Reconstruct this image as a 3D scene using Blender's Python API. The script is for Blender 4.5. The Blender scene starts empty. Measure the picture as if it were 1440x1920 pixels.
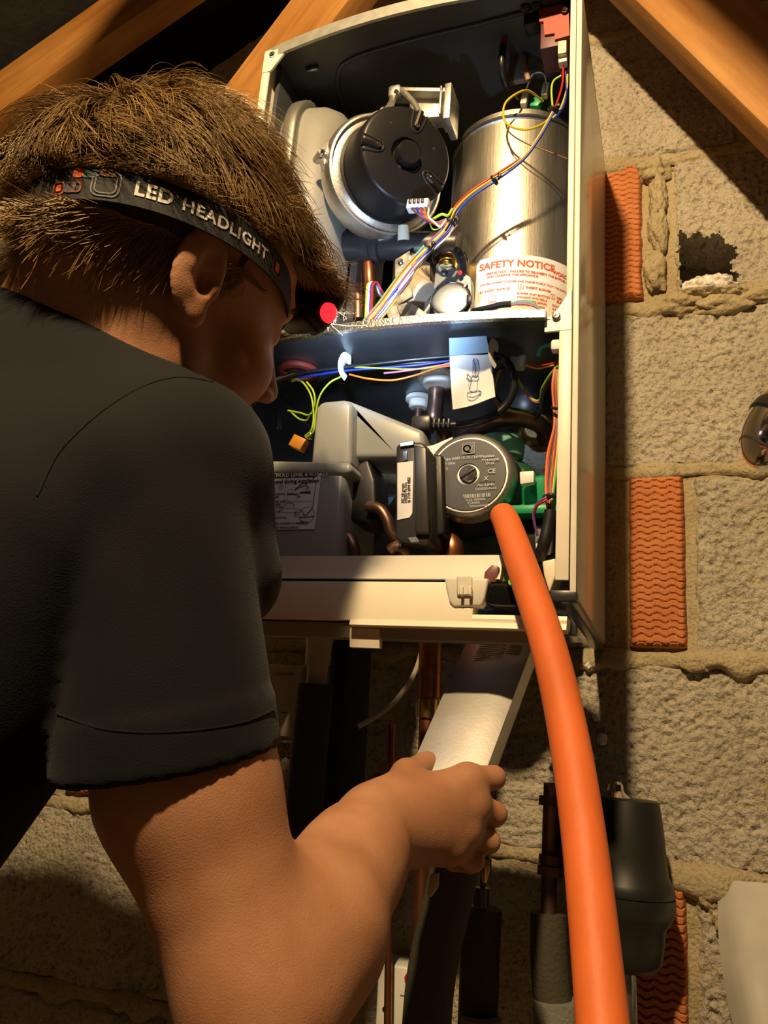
import bpy, bmesh, math, random
import numpy as np
from mathutils import Vector, Matrix, Quaternion

random.seed(4)
rng = np.random.default_rng(7)
scene = bpy.context.scene
col = scene.collection
V = Vector
PI = math.pi

# ------------------------------------------------------------------ camera
CAM = V((.0855, -1.079, -.146))
YAW, PITCH, ROLL, FOC = .3549, .2782, .0777, 1533.1      # radians; focal length in pixels of a 1440x1920 frame
cf = V((-math.sin(YAW)*math.cos(PITCH), math.cos(YAW)*math.cos(PITCH), math.sin(PITCH)))
cr = V((math.cos(YAW), math.sin(YAW), 0)); cu = cr.cross(cf)
cr, cu = cr*math.cos(ROLL)+cu*math.sin(ROLL), cu*math.cos(ROLL)-cr*math.sin(ROLL)
cam_data = bpy.data.cameras.new('camera')
cam_data.sensor_fit = 'VERTICAL'; cam_data.sensor_height = 36.0; cam_data.lens = 36*FOC/1920
cam_data.clip_start = .02; cam_data.clip_end = 50
cam_obj = bpy.data.objects.new('camera', cam_data); col.objects.link(cam_obj)
m = Matrix((cr, cu, -cf)).transposed().to_4x4(); m.translation = CAM
cam_obj.matrix_world = m
scene.camera = cam_obj

def ray(px, py): return cf + cr*((px-720)/FOC) + cu*((960-py)/FOC)
def at(px, py, Y):                       # point at world depth Y seen at a pixel
    d = ray(px, py); return CAM + d*((Y-CAM.y)/d.y)
def atx(px, py, X):
    d = ray(px, py); return CAM + d*((X-CAM.x)/d.x)
def atz(px, py, Z):
    d = ray(px, py); return CAM + d*((Z-CAM.z)/d.z)
def pd(px, py, d): return CAM + ray(px, py)*d
def camv(a, b, c): return (cr*a + cu*b + cf*c).normalized()

# ------------------------------------------------------------------ light
scene.view_settings.view_transform = 'Standard'; scene.view_settings.look = 'None'
scene.view_settings.gamma = 1; scene.view_settings.use_curve_mapping = False
scene.view_settings.exposure = 0.0
w = bpy.data.worlds.new('loft_air'); scene.world = w; w.use_nodes = True
bg = w.node_tree.nodes['Background']; bg.inputs[0].default_value = (1, .72, .45, 1); bg.inputs[1].default_value = .010

LAMP = V((-.092, -1.38, 1.00))
ld = bpy.data.lights.new('loft_bulb', 'POINT'); ld.energy = 126; ld.color = (1, .70, .36); ld.shadow_soft_size = .028
lo = bpy.data.objects.new('loft_bulb', ld); col.objects.link(lo); lo.location = LAMP

# ------------------------------------------------------------------ materials
def new_mat(name):
    mt = bpy.data.materials.new(name); mt.use_nodes = True
    nt = mt.node_tree; return mt, nt, nt.nodes['Principled BSDF']
def mat(name, c, rough=.5, metal=0., spec=.5, noise=0., nscale=40., bump=0., bscale=200., trans=0., emit=None, estr=0., stretch=None, sss=0., coat=0., alpha=1., rvar=0.):
    mt, nt, b = new_mat(name)
    b.inputs['Base Color'].default_value = (*c, 1); b.inputs['Roughness'].default_value = rough
    b.inputs['Metallic'].default_value = metal; b.inputs['Specular IOR Level'].default_value = spec
    if trans: b.inputs['Transmission Weight'].default_value = trans
    if coat: b.inputs['Coat Weight'].default_value = coat; b.inputs['Coat Roughness'].default_value = .1
    if alpha < 1: b.inputs['Alpha'].default_value = alpha
    if sss:
        b.inputs['Subsurface Weight'].default_value = sss; b.inputs['Subsurface Radius'].default_value = (1, .35, .2); b.inputs['Subsurface Scale'].default_value = .006
    if emit: b.inputs['Emission Color'].default_value = (*emit, 1); b.inputs['Emission Strength'].default_value = estr
    if noise or bump or rvar:
        tc = nt.nodes.new('ShaderNodeTexCoord'); src = tc.outputs['Object']
        if stretch:
            mp = nt.nodes.new('ShaderNodeMapping'); mp.inputs['Scale'].default_value = stretch
            nt.links.new(src, mp.inputs[0]); src = mp.outputs[0]
    if noise or rvar:
        n = nt.nodes.new('ShaderNodeTexNoise'); n.inputs['Scale'].default_value = nscale; n.inputs['Detail'].default_value = 6
        nt.links.new(src, n.inputs['Vector'])
    if noise:
        r = nt.nodes.new('ShaderNodeValToRGB')
        r.color_ramp.elements[0].position = .3; r.color_ramp.elements[1].position = .7
        r.color_ramp.elements[0].color = (*[x*(1-noise) for x in c], 1)
        r.color_ramp.elements[1].color = (*[min(1, x*(1+noise)) for x in c], 1)
        nt.links.new(n.outputs['Fac'], r.inputs['Fac']); nt.links.new(r.outputs[0], b.inputs['Base Color'])
    if rvar:
        mr = nt.nodes.new('ShaderNodeMapRange'); mr.inputs['To Min'].default_value = max(0, rough-rvar); mr.inputs['To Max'].default_value = min(1, rough+rvar)
        nt.links.new(n.outputs['Fac'], mr.inputs['Value']); nt.links.new(mr.outputs[0], b.inputs['Roughness'])
    if bump:
        n2 = nt.nodes.new('ShaderNodeTexNoise'); n2.inputs['Scale'].default_value = bscale; n2.inputs['Detail'].default_value = 4
        nt.links.new(src, n2.inputs['Vector'])
        bp = nt.nodes.new('ShaderNodeBump'); bp.inputs['Strength'].default_value = 1; bp.inputs['Distance'].default_value = bump
        nt.links.new(n2.outputs['Fac'], bp.inputs['Height']); nt.links.new(bp.outputs[0], b.inputs['Normal'])
    return mt

# ------------------------------------------------------------------ mesh helpers
def frame_of(d, up=V((0, 0, 1))):
    d = d.normalized()
    if abs(d.dot(up)) > .95: up = V((1, 0, 0))
    x = up.cross(d).normalized(); y = d.cross(x); return x, y, d
def catmull(pts, n=8):
    pts = [V(p) for p in pts]
    if len(pts) < 3: return pts
    P = [pts[0]*2-pts[1]] + pts + [pts[-1]*2-pts[-2]]; out = []
    for i in range(1, len(P)-2):
        a, b, c, d = P[i-1:i+3]
        for k in range(n):
            t = k/n
            out.append(.5*((2*b)+(c-a)*t+(2*a-5*b+4*c-d)*t*t+(3*b-a-3*c+d)*t**3))
    out.append(pts[-1]); return out
class MB:
    def __init__(s): s.v = []; s.f = []
    def add(s, vs, fs):
        o = len(s.v); s.v += [tuple(x) for x in vs]; s.f += [tuple(i+o for i in f) for f in fs]; return s
    def box(s, c, size, rot=None):
        c = V(c); h = V(size)/2
        vs = [V((x*h.x, y*h.y, z*h.z)) for x in (-1, 1) for y in (-1, 1) for z in (-1, 1)]
        if rot is not None: vs = [rot @ v for v in vs]
        return s.add([v+c for v in vs], [(0, 1, 3, 2), (4, 6, 7, 5), (0, 4, 5, 1), (2, 3, 7, 6), (0, 2, 6, 4), (1, 5, 7, 3)])
    def rbox(s, c, size, r=.002, rot=None, seg=2):
        bm = bmesh.new(); bmesh.ops.create_cube(bm, size=1)
        for v in bm.verts: v.co = V((v.co.x*size[0], v.co.y*size[1], v.co.z*size[2]))
        r = min(r, min(size)*.49)
        bmesh.ops.bevel(bm, geom=list(bm.edges), offset=r, segments=seg, profile=.5, affect='EDGES')
        return s.from_bm(bm, c, rot)
    def from_bm(s, bm, c=(0, 0, 0), rot=None):
        bm.verts.index_update(); c = V(c)
        vs = [(rot @ v.co if rot is not None else v.co)+c for v in bm.verts]
        fs = [[v.index for v in f.verts] for f in bm.faces]; bm.free(); return s.add(vs, fs)
    def lathe(s, o, axis, prof, n=32, cap=True, up=V((0, 0, 1)), a0=0, a1=2*PI):
        o = V(o); x, y, d = frame_of(V(axis), up); full = abs(a1-a0-2*PI) < 1e-4
        m = n if full else n+1
        vs = []; fs = []
        for r, h in prof:
            for i in range(m):
                a = a0+(a1-a0)*i/n; vs.append(o + x*(r*math.cos(a)) + y*(r*math.sin(a)) + d*h)
        for j in range(len(prof)-1):
            for i in range(n):
                k = (i+1) % m; fs.append((j*m+i, j*m+k, (j+1)*m+k, (j+1)*m+i))
        if cap and full:
            fs.append(tuple(range(m-1, -1, -1))); fs.append(tuple((len(prof)-1)*m+i for i in range(m)))
        return s.add(vs, fs)
    def cyl(s, p0, p1, r0, r1=None, n=24):
        p0 = V(p0); p1 = V(p1); r1 = r0 if r1 is None else r1
        return s.lathe(p0, p1-p0, [(r0, 0), (r1, (p1-p0).length)], n)
    def tube(s, pts, r, n=10, sm=6, caps=True, rfun=None, flat=1.):
        P = catmull(pts, sm) if sm else [V(p) for p in pts]
        L = len(P); vs = []; fs = []; x = None
        for i, p in enumerate(P):
            t = (P[min(i+1, L-1)]-P[max(i-1, 0)]).normalized()
            if x is None: x, y, _ = frame_of(t)
            else:
                x = (x - t*x.dot(t)).normalized(); y = t.cross(x)
            rr = r if rfun is None else rfun(i/(L-1))
            for k in range(n):
                a = 2*PI*k/n; vs.append(p + x*(rr*math.cos(a)) + y*(rr*flat*math.sin(a)))
        for i in range(L-1):
            for k in range(n):
                k2 = (k+1) % n; fs.append((i*n+k, i*n+k2, (i+1)*n+k2, (i+1)*n+k))
        if caps: fs.append(tuple(range(n-1, -1, -1))); fs.append(tuple((L-1)*n+k for k in range(n)))
        return s.add(vs, fs)
    def prism(s, poly, o, ex, ey, ez, depth):       # 2d outline in ex,ey at o, extruded along ez
        o = V(o); n = len(poly)
        a = [o+ex*p[0]+ey*p[1] for p in poly]; b = [p+ez*depth for p in a]
        fs = [tuple(range(n-1, -1, -1)), tuple(range(n, 2*n))] + [(i, (i+1) % n, n+(i+1) % n, n+i) for i in range(n)]
        return s.add(a+b, fs)
    def ribbon(s, prof, o, ex, ey, ez, depth, closed=False):   # open profile extruded
        o = V(o); n = len(prof); a = [o+ex*p[0]+ey*p[1] for p in prof]; b = [p+ez*depth for p in a]
        return s.add(a+b, [(i, i+1, n+i+1, n+i) for i in range(n-1)])
    def mesh(s, name):
        me = bpy.data.meshes.new(name); me.from_pydata(s.v, [], s.f); me.update(); return me
def rrect(w, h, r, n=5, cx=0, cy=0):
    out = []
    for sx, sy, a in ((1, 1, 0), (-1, 1, 90), (-1, -1, 180), (1, -1, 270)):
        for k in range(n+1):
            t = math.radians(a+90*k/n); out.append((cx+sx*(w/2-r)+r*math.cos(t), cy+sy*(h/2-r)+r*math.sin(t)))
    return out
def fix_normals(me):
    bm = bmesh.new(); bm.from_mesh(me); bmesh.ops.recalc_face_normals(bm, faces=list(bm.faces)); bm.to_mesh(me); bm.free()
def obj(name, mb, mt, parent=None, smooth=35, label=None, stuff=False, recalc=True):
    me = mb if isinstance(mb, bpy.types.Mesh) else mb.mesh(name)
    if recalc: fix_normals(me)
    if smooth:
        me.shade_smooth(); me.set_sharp_from_angle(angle=math.radians(smooth))
    if mt: me.materials.append(mt)
    o = bpy.data.objects.new(name, me); col.objects.link(o)
    if parent is not None:
        o.parent = parent
        if parent.type == 'EMPTY': o.matrix_parent_inverse = Matrix.Translation(-parent.location)
    if label: o['label'] = label
    if stuff: o['kind'] = 'stuff'
    return o
def rebase(o):                                       # move a one-mesh thing's origin to its base centre
    me = o.data; lo_ = [min(v.co[i] for v in me.vertices) for i in range(3)]; hi = [max(v.co[i] for v in me.vertices) for i in range(3)]
    c = V(((lo_[0]+hi[0])/2, (lo_[1]+hi[1])/2, lo_[2])); me.transform(Matrix.Translation(-c)); o.location = c
def tag(o, label, cat, group=None):
    o['label'] = label; o['category'] = cat
    if group: o['group'] = group
    return o
def thing(name, label, cat, loc, group=None):
    o = bpy.data.objects.new(name, None); o.empty_display_size = .03; col.objects.link(o); o.location = V(loc)
    return tag(o, label, cat, group)
def struct(o): o['kind'] = 'structure'; return o
def text_mb(body, size, o, ex, ey, bold=0., align='LEFT', depth=None, warp=None, space=1.):
    """flat lettering as a mesh in the plane o, ex, ey (or warped by a function of x, y)"""
    cu_ = bpy.data.curves.new('t', 'FONT'); cu_.body = body; cu_.size = size; cu_.offset = bold; cu_.align_x = align
    cu_.resolution_u = 3; cu_.space_character = space
    ob = bpy.data.objects.new('t', cu_); col.objects.link(ob); bpy.context.view_layer.update()
    me = bpy.data.meshes.new_from_object(ob.evaluated_get(bpy.context.evaluated_depsgraph_get()))
    vs = [tuple(v.co) for v in me.vertices]; fs = [tuple(p.vertices) for p in me.polygons]
    bpy.data.objects.remove(ob); bpy.data.curves.remove(cu_); bpy.data.meshes.remove(me)
    mb = MB()
    mb.add([warp(v[0], v[1]) if warp else V(o)+ex*v[0]+ey*v[1] for v in vs], fs); return mb
# lattice noise, used for rough stone, mortar and cloth
def hash3(i, j, k, s=0):
    h = (i*374761393 + j*668265263 + k*2147483647 + s*974711) & 0xffffffff
    h = ((h ^ (h >> 13))*1274126177) & 0xffffffff
    return ((h ^ (h >> 16)) & 0xffffff)/float(0xffffff)
def vnoise(p, s=0):
    p = np.asarray(p, float); i = np.floor(p).astype(np.int64); f = p-i; f = f*f*(3-2*f); out = 0
    for a in (0, 1):
        for b in (0, 1):
            for c in (0, 1):
                w_ = (f[:, 0] if a else 1-f[:, 0])*(f[:, 1] if b else 1-f[:, 1])*(f[:, 2] if c else 1-f[:, 2])
                out = out + w_*hash3(i[:, 0]+a, i[:, 1]+b, i[:, 2]+c, s)
    return out
def worley2(p, s=0):
    i = np.floor(p).astype(np.int64); best = np.full(len(p), 9.)
    for a in (-1, 0, 1):
        for b in (-1, 0, 1):
            cx = i[:, 0]+a; cy = i[:, 1]+b
            qx = cx+hash3(cx, cy, cx*0, s); qy = cy+hash3(cx, cy, cx*0+1, s)
            best = np.minimum(best, (qx-p[:, 0])**2+(qy-p[:, 1])**2)
    return np.sqrt(best)
# ================================================================== the loft: gable wall, roof, trusses
M_block = None
def stone_mat(name, ca, cb, cc, bump, sc):
    mt, nt, b = new_mat(name); N = nt.nodes.new; L = nt.links.new
    tc = N('ShaderNodeTexCoord'); n1 = N('ShaderNodeTexNoise'); n1.inputs['Scale'].default_value = 9; n1.inputs['Detail'].default_value = 8
    n2 = N('ShaderNodeTexNoise'); n2.inputs['Scale'].default_value = sc; n2.inputs['Detail'].default_value = 5; n2.inputs['Roughness'].default_value = .65
    vo = N('ShaderNodeTexVoronoi'); vo.inputs['Scale'].default_value = sc*.8
    for x in (n1, n2, vo): L(tc.outputs['Object'], x.inputs['Vector'])
    r = N('ShaderNodeValToRGB'); r.color_ramp.elements[0].position = .32; r.color_ramp.elements[1].position = .68
    r.color_ramp.elements[0].color = (*ca, 1); r.color_ramp.elements[1].color = (*cb, 1); L(n1.outputs['Fac'], r.inputs['Fac'])
    r2 = N('ShaderNodeValToRGB'); r2.color_ramp.elements[0].position = .30; r2.color_ramp.elements[1].position = .48
    r2.color_ramp.elements[0].color = (*cc, 1); r2.color_ramp.elements[1].color = (1, 1, 1, 1); L(n2.outputs['Fac'], r2.inputs['Fac'])  # pit shade put into the colour: hollows of the bump darkened
    mx = N('ShaderNodeMix'); mx.data_type = 'RGBA'; mx.blend_type = 'MULTIPLY'; mx.inputs[0].default_value = 1
    L(r.outputs[0], mx.inputs[6]); L(r2.outputs[0], mx.inputs[7]); L(mx.outputs[2], b.inputs['Base Color'])
    add = N('ShaderNodeMath'); add.operation = 'SUBTRACT'; L(n2.outputs['Fac'], add.inputs[0])
    mu = N('ShaderNodeMath'); mu.operation = 'MULTIPLY'; mu.inputs[1].default_value = .5; L(vo.outputs['Distance'], mu.inputs[0]); L(mu.outputs[0], add.inputs[1])
    bp = N('ShaderNodeBump'); bp.inputs['Distance'].default_value = bump; L(add.outputs[0], bp.inputs['Height']); L(bp.outputs[0], b.inputs['Normal'])
    b.inputs['Roughness'].default_value = .95; b.inputs['Specular IOR Level'].default_value = .15
    return mt
M_block = stone_mat('aerated_concrete_block', (.47, .42, .33), (.58, .53, .43), (.40, .38, .35), .0055, 190)
M_mortar = stone_mat('sandy_mortar', (.40, .33, .20), (.50, .43, .28), (.62, .58, .5), .003, 230)
M_brick = stone_mat('keyed_clay_brick', (.48, .175, .065), (.60, .24, .10), (.82, .78, .74), .0006, 300)
M_wool = mat('mineral_wool', (.75, .73, .68), .9, noise=.25, nscale=120, bump=.004, bscale=220)

ROOF = lambda x: 1.37 - .51*abs(x+.2)
wall = MB()
X0, X1, Z0W, CH = -1.75, .85, -.262, .2462
def grid_mb(x0, x1, z0, z1, hf, st=.004, hole=None, back=.04, jit=.008, fine=False):
    """a block's rough front face as a height field (towards -y) with its four sides"""
    nx = max(2, int((x1-x0)/st)); nz = max(2, int((z1-z0)/st)); mb = MB()
    xs = np.linspace(x0, x1, nx+1)
    if fine:                                          # closely spaced where the wall is seen large
        nz = int((z1-z0)/.0026); a_, b_ = max(x0, -.03), min(x1, .27)
        xs = np.unique(np.round(np.concatenate([np.arange(x0, a_, .010), np.arange(a_, b_, .0026), np.arange(b_, x1, .010), [x1]]), 5)); nx = len(xs)-1
    zs = np.linspace(z0, z1, nz+1); X, Z = np.meshgrid(xs, zs, indexing='ij')
    P = np.stack([X.ravel(), Z.ravel()], 1); Y = hf(P)
    ed = np.minimum.reduce([P[:, 0]-x0, x1-P[:, 0], P[:, 1]-z0, z1-P[:, 1]])
    jx = (vnoise(np.stack([P[:, 0]*60, P[:, 1]*60, P[:, 0]*0+3], 1), 3)-.5)*jit; jz = (vnoise(np.stack([P[:, 0]*60, P[:, 1]*60, P[:, 0]*0+9], 1), 5)-.5)*jit
    wgt = np.clip(1-ed/.02, 0, 1)
    Y = Y + .010*np.clip(1-ed/.006, 0, 1)**2
    vs = [(P[i, 0]+jx[i]*wgt[i], Y[i], P[i, 1]+jz[i]*wgt[i]) for i in range(len(P))]
    fs = []; idx = lambda i, j: i*(nz+1)+j
    def inh(i, j):
        if hole is None: return False
        return hole((xs[i]+xs[i+1])/2, (zs[j]+zs[j+1])/2)
    for i in range(nx):
        for j in range(nz):
            if not inh(i, j): fs.append((idx(i, j), idx(i+1, j), idx(i+1, j+1), idx(i, j+1)))
    # sides
    rim = [idx(i, 0) for i in range(nx+1)] + [idx(nx, j) for j in range(1, nz+1)] + [idx(i, nz) for i in range(nx-1, -1, -1)] + [idx(0, j) for j in range(nz-1, 0, -1)]
    o = len(vs); vs += [(vs[k][0], back, vs[k][2]) for k in rim]
    for a in range(len(rim)):
        b = (a+1) % len(rim); fs.append((rim[b], rim[a], o+a, o+b))
    mb.add(vs, fs); return mb
def block_h(seed, rough=.0035):
    def hf(P):
        p = np.stack([P[:, 0]+seed*3.1, P[:, 1]], 1)
        c = worley2(p*95, seed); c2 = worley2(p*170, seed+7)
        big = vnoise(np.stack([p[:, 0]*14, p[:, 1]*14, p[:, 0]*0+seed], 1), seed)
        c3 = worley2(p*75, seed+13); pit = np.clip(.36-c3, 0, 1)*.016*(vnoise(np.stack([p[:, 0]*40, p[:, 1]*40, p[:, 0]*0+2], 1), seed) > .42)
        return -(-c*rough*1.3 - c2*rough*.75 + big*.004) + .001 + pit
    return hf
# the bed the blocks sit in
def mort(P):
    return .008 - .006*vnoise(np.stack([P[:, 0]*45, P[:, 1]*45, P[:, 0]*0], 1), 2) - .003*vnoise(np.stack([P[:, 0]*150, P[:, 1]*150, P[:, 0]*0], 1), 8)
gx = np.linspace(X0, X1, 230); gz = np.linspace(-.8, 1.36, 200)
GX, GZ = np.meshgrid(gx, gz, indexing='ij'); GY = mort(np.stack([GX.ravel(), GZ.ravel()], 1))
HOLE = lambda x, z: .097+.004*math.sin(z*190)+.002*math.sin(z*470) < x < .172-.03*max(0, z-.56)/.04+.005*math.sin(z*150+1)+.003*math.sin(z*420) and .490+.003*math.sin(x*300) < z < .592-.2*(x-.092)+.004*math.sin(x*260)+.002*math.sin(x*700)
fs = []
for i in range(229):
    for j in range(199):
        xm = (gx[i]+gx[i+1])/2; zm = (gz[j]+gz[j+1])/2
        if zm < ROOF(xm)-.022 and not (.096 < xm < .19 and .474 < zm < .612): fs.append((i*200+j, (i+1)*200+j, (i+1)*200+j+1, i*200+j+1))
wall.add(np.stack([GX.ravel(), GY+.003, GZ.ravel()], 1).tolist(), fs)
wall_back = struct(obj('wall_back', wall, M_mortar, smooth=60, recalc=False))

BW = .069
cuts = {-2: [-1.75, -1.33, -.88, -.43, .03, .48, .85], -1: [-1.75, -1.36, -.91, -.45, ('b', .020), .55, .85],
        0: [-1.75, -1.25, ('b', -.795), -.27, .20, .66, .85], 1: [-1.75, -1.32, -.87, -.42, ('b', .029), .55, .85],
        2: [-1.75, -1.55, -1.1, -.65, -.20, .27, .72, .85], 3: [-1.75, -1.30, -.87, -.43, ('b', -.018), .54, .85],
        4: [-1.75, -1.6, -1.15, -.72, -.27, .187, .63], 5: [-.95, -.50, -.05, .40], 6: [-.5, -.2, .1]}
seed = 0
g = .011
def clip_block(x0, x1, z0, z1): return max(ROOF(x0), ROOF(x1)) > z0+.03
for k, row in cuts.items():
    z0 = Z0W+k*CH; z1 = z0+CH
    bounds = []
    cur = None
    for e in row:
        if isinstance(e, tuple):
            bounds.append((cur, e[1]-.006, 'block')); bounds.append((e[1], e[1]+BW, 'brick')); cur = e[1]+BW+.006
            if k == 3: cur = .088
        else:
            if cur is not None: bounds.append((cur, e, 'block'))
            cur = e
    for (a, b, kind) in bounds:
        seed += 1
        if not clip_block(a, b, z0, z1): continue
        if kind == 'brick':
            def bh(P, z0=z0, a=a):
                u = (P[:, 0]-a)/BW*3.6; t = (P[:, 1]-z0)/.0088 + .36*np.clip(.8*np.sin(u*2*PI)*1.25, -.8, .8)*.62
                s = t - np.floor(t)
                e = np.minimum(P[:, 0]-a, a+BW-P[:, 0])
                return -.0055 + np.where(s < .20, .0024, 0) - .0012*s - .0012*vnoise(np.stack([P[:, 0]*90, P[:, 1]*90, P[:, 0]*0], 1), 4) + .004*np.clip(1-e/.004, 0, 1)
            mbk = grid_mb(a, a+BW, z0+.014, z1-.008, bh, .0014, jit=.0022); obj('brick', mbk, M_brick, wall_back, smooth=50)
        else:
            st = .0042 if (a > -.3 or (k in (-1, 0) and b < -.2)) else .009
            h0 = HOLE if (k == 3 and a > .05) else None
            top = z1-.008
            # blocks under the roof slope are cut along it
            if max(ROOF(a), ROOF(b)) < top or min(ROOF(a), ROOF(b)) < top:
                mbk = grid_mb(a+g/2, b-g/2, z0+g*.6, top, block_h(seed), st)
                bm = bmesh.new(); tmp = mbk.mesh('t'); bm.from_mesh(tmp); bpy.data.meshes.remove(tmp)
                for sx in (1, -1):
                    n_ = V((sx*.51, 0, 1)).normalized()
                    bmesh.ops.bisect_plane(bm, geom=list(bm.verts)+list(bm.edges)+list(bm.faces), plane_co=V((-.2, 0, 1.37)), plane_no=n_, clear_outer=True)
                if not bm.faces: bm.free(); continue
                mbk = MB().from_bm(bm)
            else: mbk = grid_mb(a+g/2, b-g/2, z0+g*.6, top, block_h(seed), st, hole=h0, fine=(b > .02 and a < .25))
            obj('concrete_block', mbk, M_block, wall_back, smooth=60)
# cavity behind the broken block and its wad of insulation
cv = MB()
hx0, hx1, hz0, hz1 = .091, .179, .486, .600
n = 12
for (p, q, r_) in [((hx0, hz0), (hx1, hz0), 0), ((hx1, hz0), (hx1, hz1-.018), 0), ((hx1, hz1-.018), (hx0, hz1), 0), ((hx0, hz1), (hx0, hz0), 0)]:
    vs = []; fs_ = []
    for i in range(n+1):
        for j in range(9):
            t = i/n; x = p[0]+(q[0]-p[0])*t; z = p[1]+(q[1]-p[1])*t; y = j/8*.11+.009
            nn = (random.random()-.5)*.007*(1 if 0 < j else .3)
            vs.append((x+nn, y, z+nn))
    for i in range(n):
        for j in range(8): fs_.append((i*9+j, (i+1)*9+j, (i+1)*9+j+1, i*9+j+1))
    cv.add(vs, fs_)
cv.add([(hx0-.01, .11, hz0-.01), (hx1+.01, .11, hz0-.01), (hx1+.01, .11, hz1+.01), (hx0-.01, .11, hz1+.01)], [(0, 1, 2, 3)])
obj('block_cavity', cv, M_block, wall_back, smooth=0)
bm = bmesh.new(); bmesh.ops.create_icosphere(bm, subdivisions=5, radius=1)
P = np.array([v.co[:] for v in bm.verts]); nn = vnoise(P*2.2+9, 1)*.5+vnoise(P*5+9, 2)*.35+vnoise(P*11, 3)*.2
for v, s_ in zip(bm.verts, nn): v.co = V((v.co.x*.049*(0.6+s_*.8), v.co.y*.05*(0.6+s_*.8), v.co.z*.030*(0.5+s_*.9)))
obj('insulation_wad', MB().from_bm(bm, (.137, .045, .502)), M_wool, wall_back, smooth=70)
# beds of mortar squeezed out of the joints
def bed(z, x0, x1, prof=.013, thr=.40, sd=0):
    nx = int((x1-x0)/.0045); nz = 10; vs = []; fs_ = []
    xs = np.linspace(x0, x1, nx+1); wob = (vnoise(np.stack([xs*9, xs*0, xs*0+sd], 1), sd)-.5)*.016
    nb = vnoise(np.stack([xs*16, xs*0, xs*0+sd], 1), sd+3); lowx = vnoise(np.stack([xs*38, xs*0, xs*0+sd], 1), sd+5)
    for i in range(nx+1):
        h = max(0., nb[i]-thr)/(1-thr); half_lo = .009+.020*h*lowx[i]*1.4; half_hi = .009+.007*h
        for j in range(nz+1):
            s_ = j/nz*2-1; zz = z+wob[i]*.4+(half_hi*s_ if s_ > 0 else half_lo*s_)
            pro = (1-s_**4)*(.004+prof*h*(1.15-.3*s_))
            vs.append((xs[i], .006-pro, zz))
    V_ = np.array(vs); V_[:, 1] -= .0035*(vnoise(np.stack([V_[:, 0]*130, V_[:, 2]*130, V_[:, 0]*0], 1), sd)-.3); V_[:, 2] += .003*(vnoise(np.stack([V_[:, 0]*110, V_[:, 2]*110, V_[:, 0]*0+5], 1), sd+1)-.5)
    for i in range(nx):
        for j in range(nz): fs_.append((i*(nz+1)+j, (i+1)*(nz+1)+j, (i+1)*(nz+1)+j+1, i*(nz+1)+j+1))
    mb = MB(); mb.add(V_.tolist(), fs_); return mb
for k in range(-1, 6):
    z = Z0W+k*CH
    lim = (1.37-z)/.51 if z > .4 else 9
    x0 = max(X0, -.2-lim+.03); x1 = min(X1, -.2+lim-.03)
    if x1-x0 > .1: obj('mortar_bed', bed(z, x0, x1, sd=k+11), M_mortar, wall_back, smooth=60)
def blob(c, r, sd):
    bm = bmesh.new(); bmesh.ops.create_icosphere(bm, subdivisions=4, radius=1)
    P = np.array([v.co[:] for v in bm.verts]); nn = vnoise(P*1.6+sd*7+20, sd)*.6+vnoise(P*4+20, sd+1)*.35+vnoise(P*9+30, sd+2)*.15
    for v, s_ in zip(bm.verts, nn): v.co = V((v.co.x*r[0], v.co.y*r[1], v.co.z*r[2]))*(.45+s_)
    return MB().from_bm(bm, c)
for i, (x, z, rx, rz) in enumerate([(.070, .702, .022, .020), (.074, .655, .013, .04), (.072, .60, .014, .045), (.067, .53, .016, .03), (.10, .476, .03, .016), (.155, .470, .045, .017), (.062, .705, .02, .017), (.118, .488, .022, .008), (.16, .487, .02, .008), (.22, .482, .05, .016), (.115, -.275, .018, .022), (.128, -.30, .012, .022), (.108, -.02, .02, .012)]):
    obj('mortar_lump', blob((x, .004, z), (rx, .017, rz), i), M_mortar, wall_back, smooth=60)

# ------------------------------------------------------------------ roof felt (dark) and floor boards
M_felt = mat('roofing_felt', (.012, .011, .010), .9, noise=.3, nscale=30, bump=.002, bscale=60)
M_deck = mat('chipboard_deck', (.28, .20, .12), .85, noise=.2, nscale=60)
felt = MB()
for sx in (1, -1):
    xa = -.2; xb = -.2+sx*2.4
    felt.add([(xa, .3, ROOF(xa)+.13), (xb, .3, ROOF(xb)+.13), (xb, -3.2, ROOF(xb)+.13), (xa, -3.2, ROOF(xa)+.13)], [(0, 1, 2, 3)])
struct(obj('ceiling', felt, M_felt, smooth=0, recalc=False))
FLOOR = -1.36
fl = MB(); fl.add([(-2.6, .3, FLOOR), (2.2, .3, FLOOR), (2.2, -3.2, FLOOR), (-2.6, -3.2, FLOOR)], [(0, 1, 2, 3)])
struct(obj('floor', fl, M_deck, smooth=0, recalc=False))

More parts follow.
